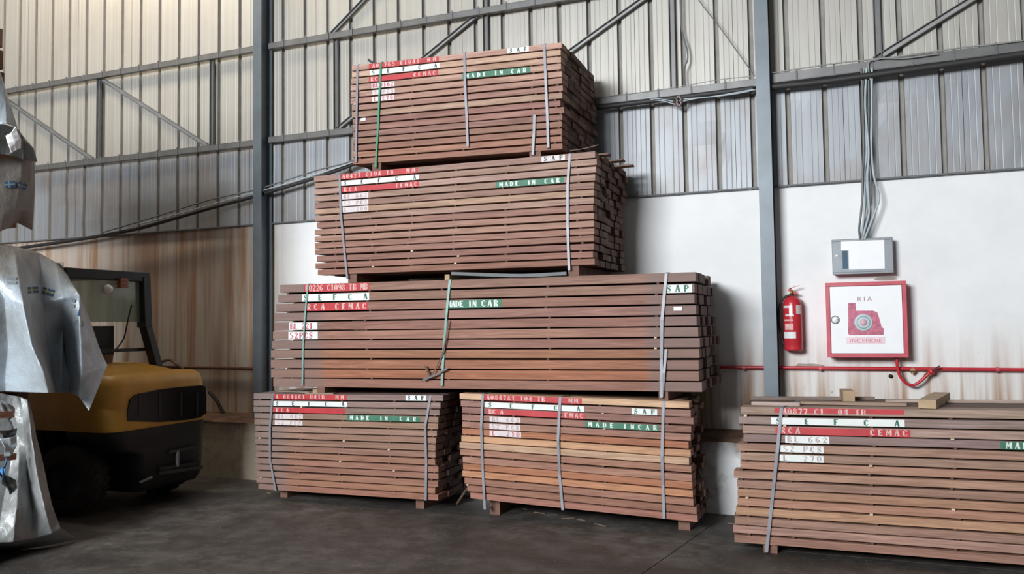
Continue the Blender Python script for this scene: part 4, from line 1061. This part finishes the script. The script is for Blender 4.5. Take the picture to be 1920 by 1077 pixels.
def flag(c1, c2): return lambda u, v: c2 if (.4 < v < .6 or .28 < u < .44) else c1
solid = lambda c: (lambda u, v: c)
lines = lambda c: (lambda u, v: c if int(v*9.9) % 2 == 0 else None)
print_on(t2, 62, 544, 20, 12, -.06, flag('blueprint', 'yellowprint'), 'printed_flag')
print_on(t2, 90, 547, 21, 12, .30, flag('blueprint', 'yellowprint'), 'printed_flag')
print_on(t2, 26, 529, 24, 17, .0, lines('greyprint'), 'printed_text', 3, 7)
print_on(t2, 139, 546, 9, 16, .2, solid('bluebright'), 'printed_mark', 3, 4)
print_on(t2, 137, 572, 6, 22, .1, lines('greyprint'), 'printed_text', 2, 7)
print_on(t2, 149, 606, 18, 10, .25, lines('greyprint'), 'printed_text', 3, 5)
print_on(t2, 150, 585, 6, 16, .3, lines('blueprint'), 'printed_text', 3, 5)
# lowest pack sheet
L0 = [P(-330,728,-6.22), P(-100,735,-6.2), P(0,738,-6.18), P(20,742,-6.17), P(38,745,-6.15), P(50,750,-6.12), P(55,756,-6.12)]
L1 = [P(-330,820,-6.2), P(-100,820,-6.18), P(30,815,-6.16), P(36,820,-6.14), P(46,820,-6.10), P(58,815,-6.02), P(66,812,-6.06)]
L2 = [P(-330,900,-6.15), P(-100,900,-6.15), P(18,890,-6.12), P(34,895,-6.06), P(52,890,-6.10), P(68,885,-5.98), P(82,880,-6.02)]
L3 = [P(-330,960,-6.1), P(-100,955,-6.1), P(5,950,-6.06), P(30,955,-5.98), P(60,950,-6.05), P(82,950,-5.95), P(96,945,-5.98)]
L4 = [P(-330,1045,-6.0), P(-100,1035,-6.0), P(-8,1018,-6.0), P(24,1016,-5.97), P(62,1010,-6.02), P(96,1000,-5.98), P(112,990,-5.98)]
L5 = [Vector((p.x+dx_, p.y+.02, .012)) for p, dx_ in zip(L4, (.12, .12, .10, .10, .05, .06, .10))]
L5[-1] = at(142, 1010, Z=.012); L5[-2] = at(100, 1020, Z=.012); L5[-3] = at(66, 1026, Z=.012); L5[-4] = at(30, 1032, Z=.012); L5[-5] = at(-5, 1034, Z=.012)
t1 = sheet(tarp_grid([L0, L1, L2, L3, L4, L5], 90, 90, .012, 5, 5, 1.6), M['tarp_silver'], w1)
# torn shreds hanging at the far left edge
for i, (px, py, w_, h_, X, mt) in enumerate(((8,768,.16,.10,-6.03,'tarp_silver'),(14,838,.14,.14,-6.0,'tarp'),(4,880,.05,.08,-5.99,'bluebright'),(10,905,.16,.10,-6.02,'tarp_dark'),(12,815,.16,.07,-6.02,'tarp_dark'))):
    q = at(px, py, X=X); net = [[q+Vector((.03*((a+b2) % 2), (a-1)*w_/2*(1-.3*b2), (1-b2)*h_/2+(a-1)*.05*((i % 3)-1))) for a in range(3)] for b2 in range(3)]
    sheet(tarp_grid(net, 10, 10, .018, i, 8), M[mt], w1, 'torn_shred')
for px, py in ((6, 778), (10, 858)):
    q = at(px, py, X=-6.0); b = MB(); b.obox(q+Vector((0, -.35, .02)), q+Vector((0, .08, -.005)), .03, .05); o = b.build('board', M['wood'], w1); o.color = (.30, .14, .09, 1)
# third pack wrap
a0 = [P(-330,300,-6.3), P(-60,300,-6.22), P(10,298,-6.2), P(40,300,-6.17), P(58,300,-6.18), P(63,303,-6.24)]
a1 = [P(-330,350,-6.3), P(-60,350,-6.24), P(10,345,-6.20), P(38,345,-6.18), P(56,345,-6.21), P(64,350,-6.3)]
a2 = [P(-330,400,-6.3), P(-60,400,-6.24), P(8,395,-6.2), P(28,395,-6.2), P(46,395,-6.28), P(62,395,-6.36)]
a3 = [P(-330,440,-6.3), P(-60,436,-6.26), P(0,434,-6.22), P(14,428,-6.24), P(32,418,-6.4), P(60,432,-6.45)]
t3 = sheet(tarp_grid([a0, a1, a2, a3], 60, 40, .010, 11), M['tarp_dirty'], w3)
print_on(t3, 19, 346, 19, 12, -.1, flag('blueprint', 'greyprint'), 'printed_flag')
print_on(t3, 42, 349, 17, 12, .35, flag('blueprint', 'greyprint'), 'printed_flag')
# top pack wrap: pale upper sheet, dark skirt, small white rag
b0 = [P(-330,-90,-6.35), P(-60,30,-6.28), P(-10,120,-6.26), P(0,140,-6.26), P(8,165,-6.28)]
b1 = [P(-330,140,-6.3), P(-60,160,-6.26), P(-6,180,-6.2), P(10,190,-6.18), P(20,200,-6.22)]
b2 = [P(-330,240,-6.3), P(-60,236,-6.26), P(-4,236,-6.18), P(12,232,-6.14), P(32,240,-6.2)]
t4 = sheet(tarp_grid([b0, b1, b2], 50, 40, .012, 17), M['tarp_pale'], w4)
tp = [[Vector((-8.2, p.y, p.z+.02)) for p in b0], b0]
sheet(tarp_grid(tp, 40, 10, .01, 18), M['tarp_dirty'], w4)
c0 = [P(-330,232,-6.24), P(-60,232,-6.2), P(0,234,-6.14), P(20,238,-6.12), P(34,244,-6.12), P(42,258,-6.14)]
c1 = [P(-330,262,-6.22), P(-60,262,-6.18), P(0,262,-6.12), P(24,264,-6.08), P(46,266,-6.06), P(62,280,-6.1)]
c2 = [P(-330,290,-6.24), P(-60,290,-6.2), P(0,290,-6.14), P(18,292,-6.10), P(44,300,-6.06), P(69,304,-6.1)]
sheet(tarp_grid([c0, c1, c2], 50, 24, .012, 21), M['tarp_dark'], w4)
d0 = [P(10,256,-6.02), P(20,250,-6.0), P(28,238,-6.0)]; d1 = [P(14,270,-6.0), P(26,266,-5.99), P(38,262,-6.0)]; d2 = [P(20,288,-6.02), P(30,282,-6.0), P(38,278,-6.02)]
sheet(tarp_grid([d0, d1, d2], 16, 16, .012, 23, 7), M['enamel'], w4, 'white_rag')
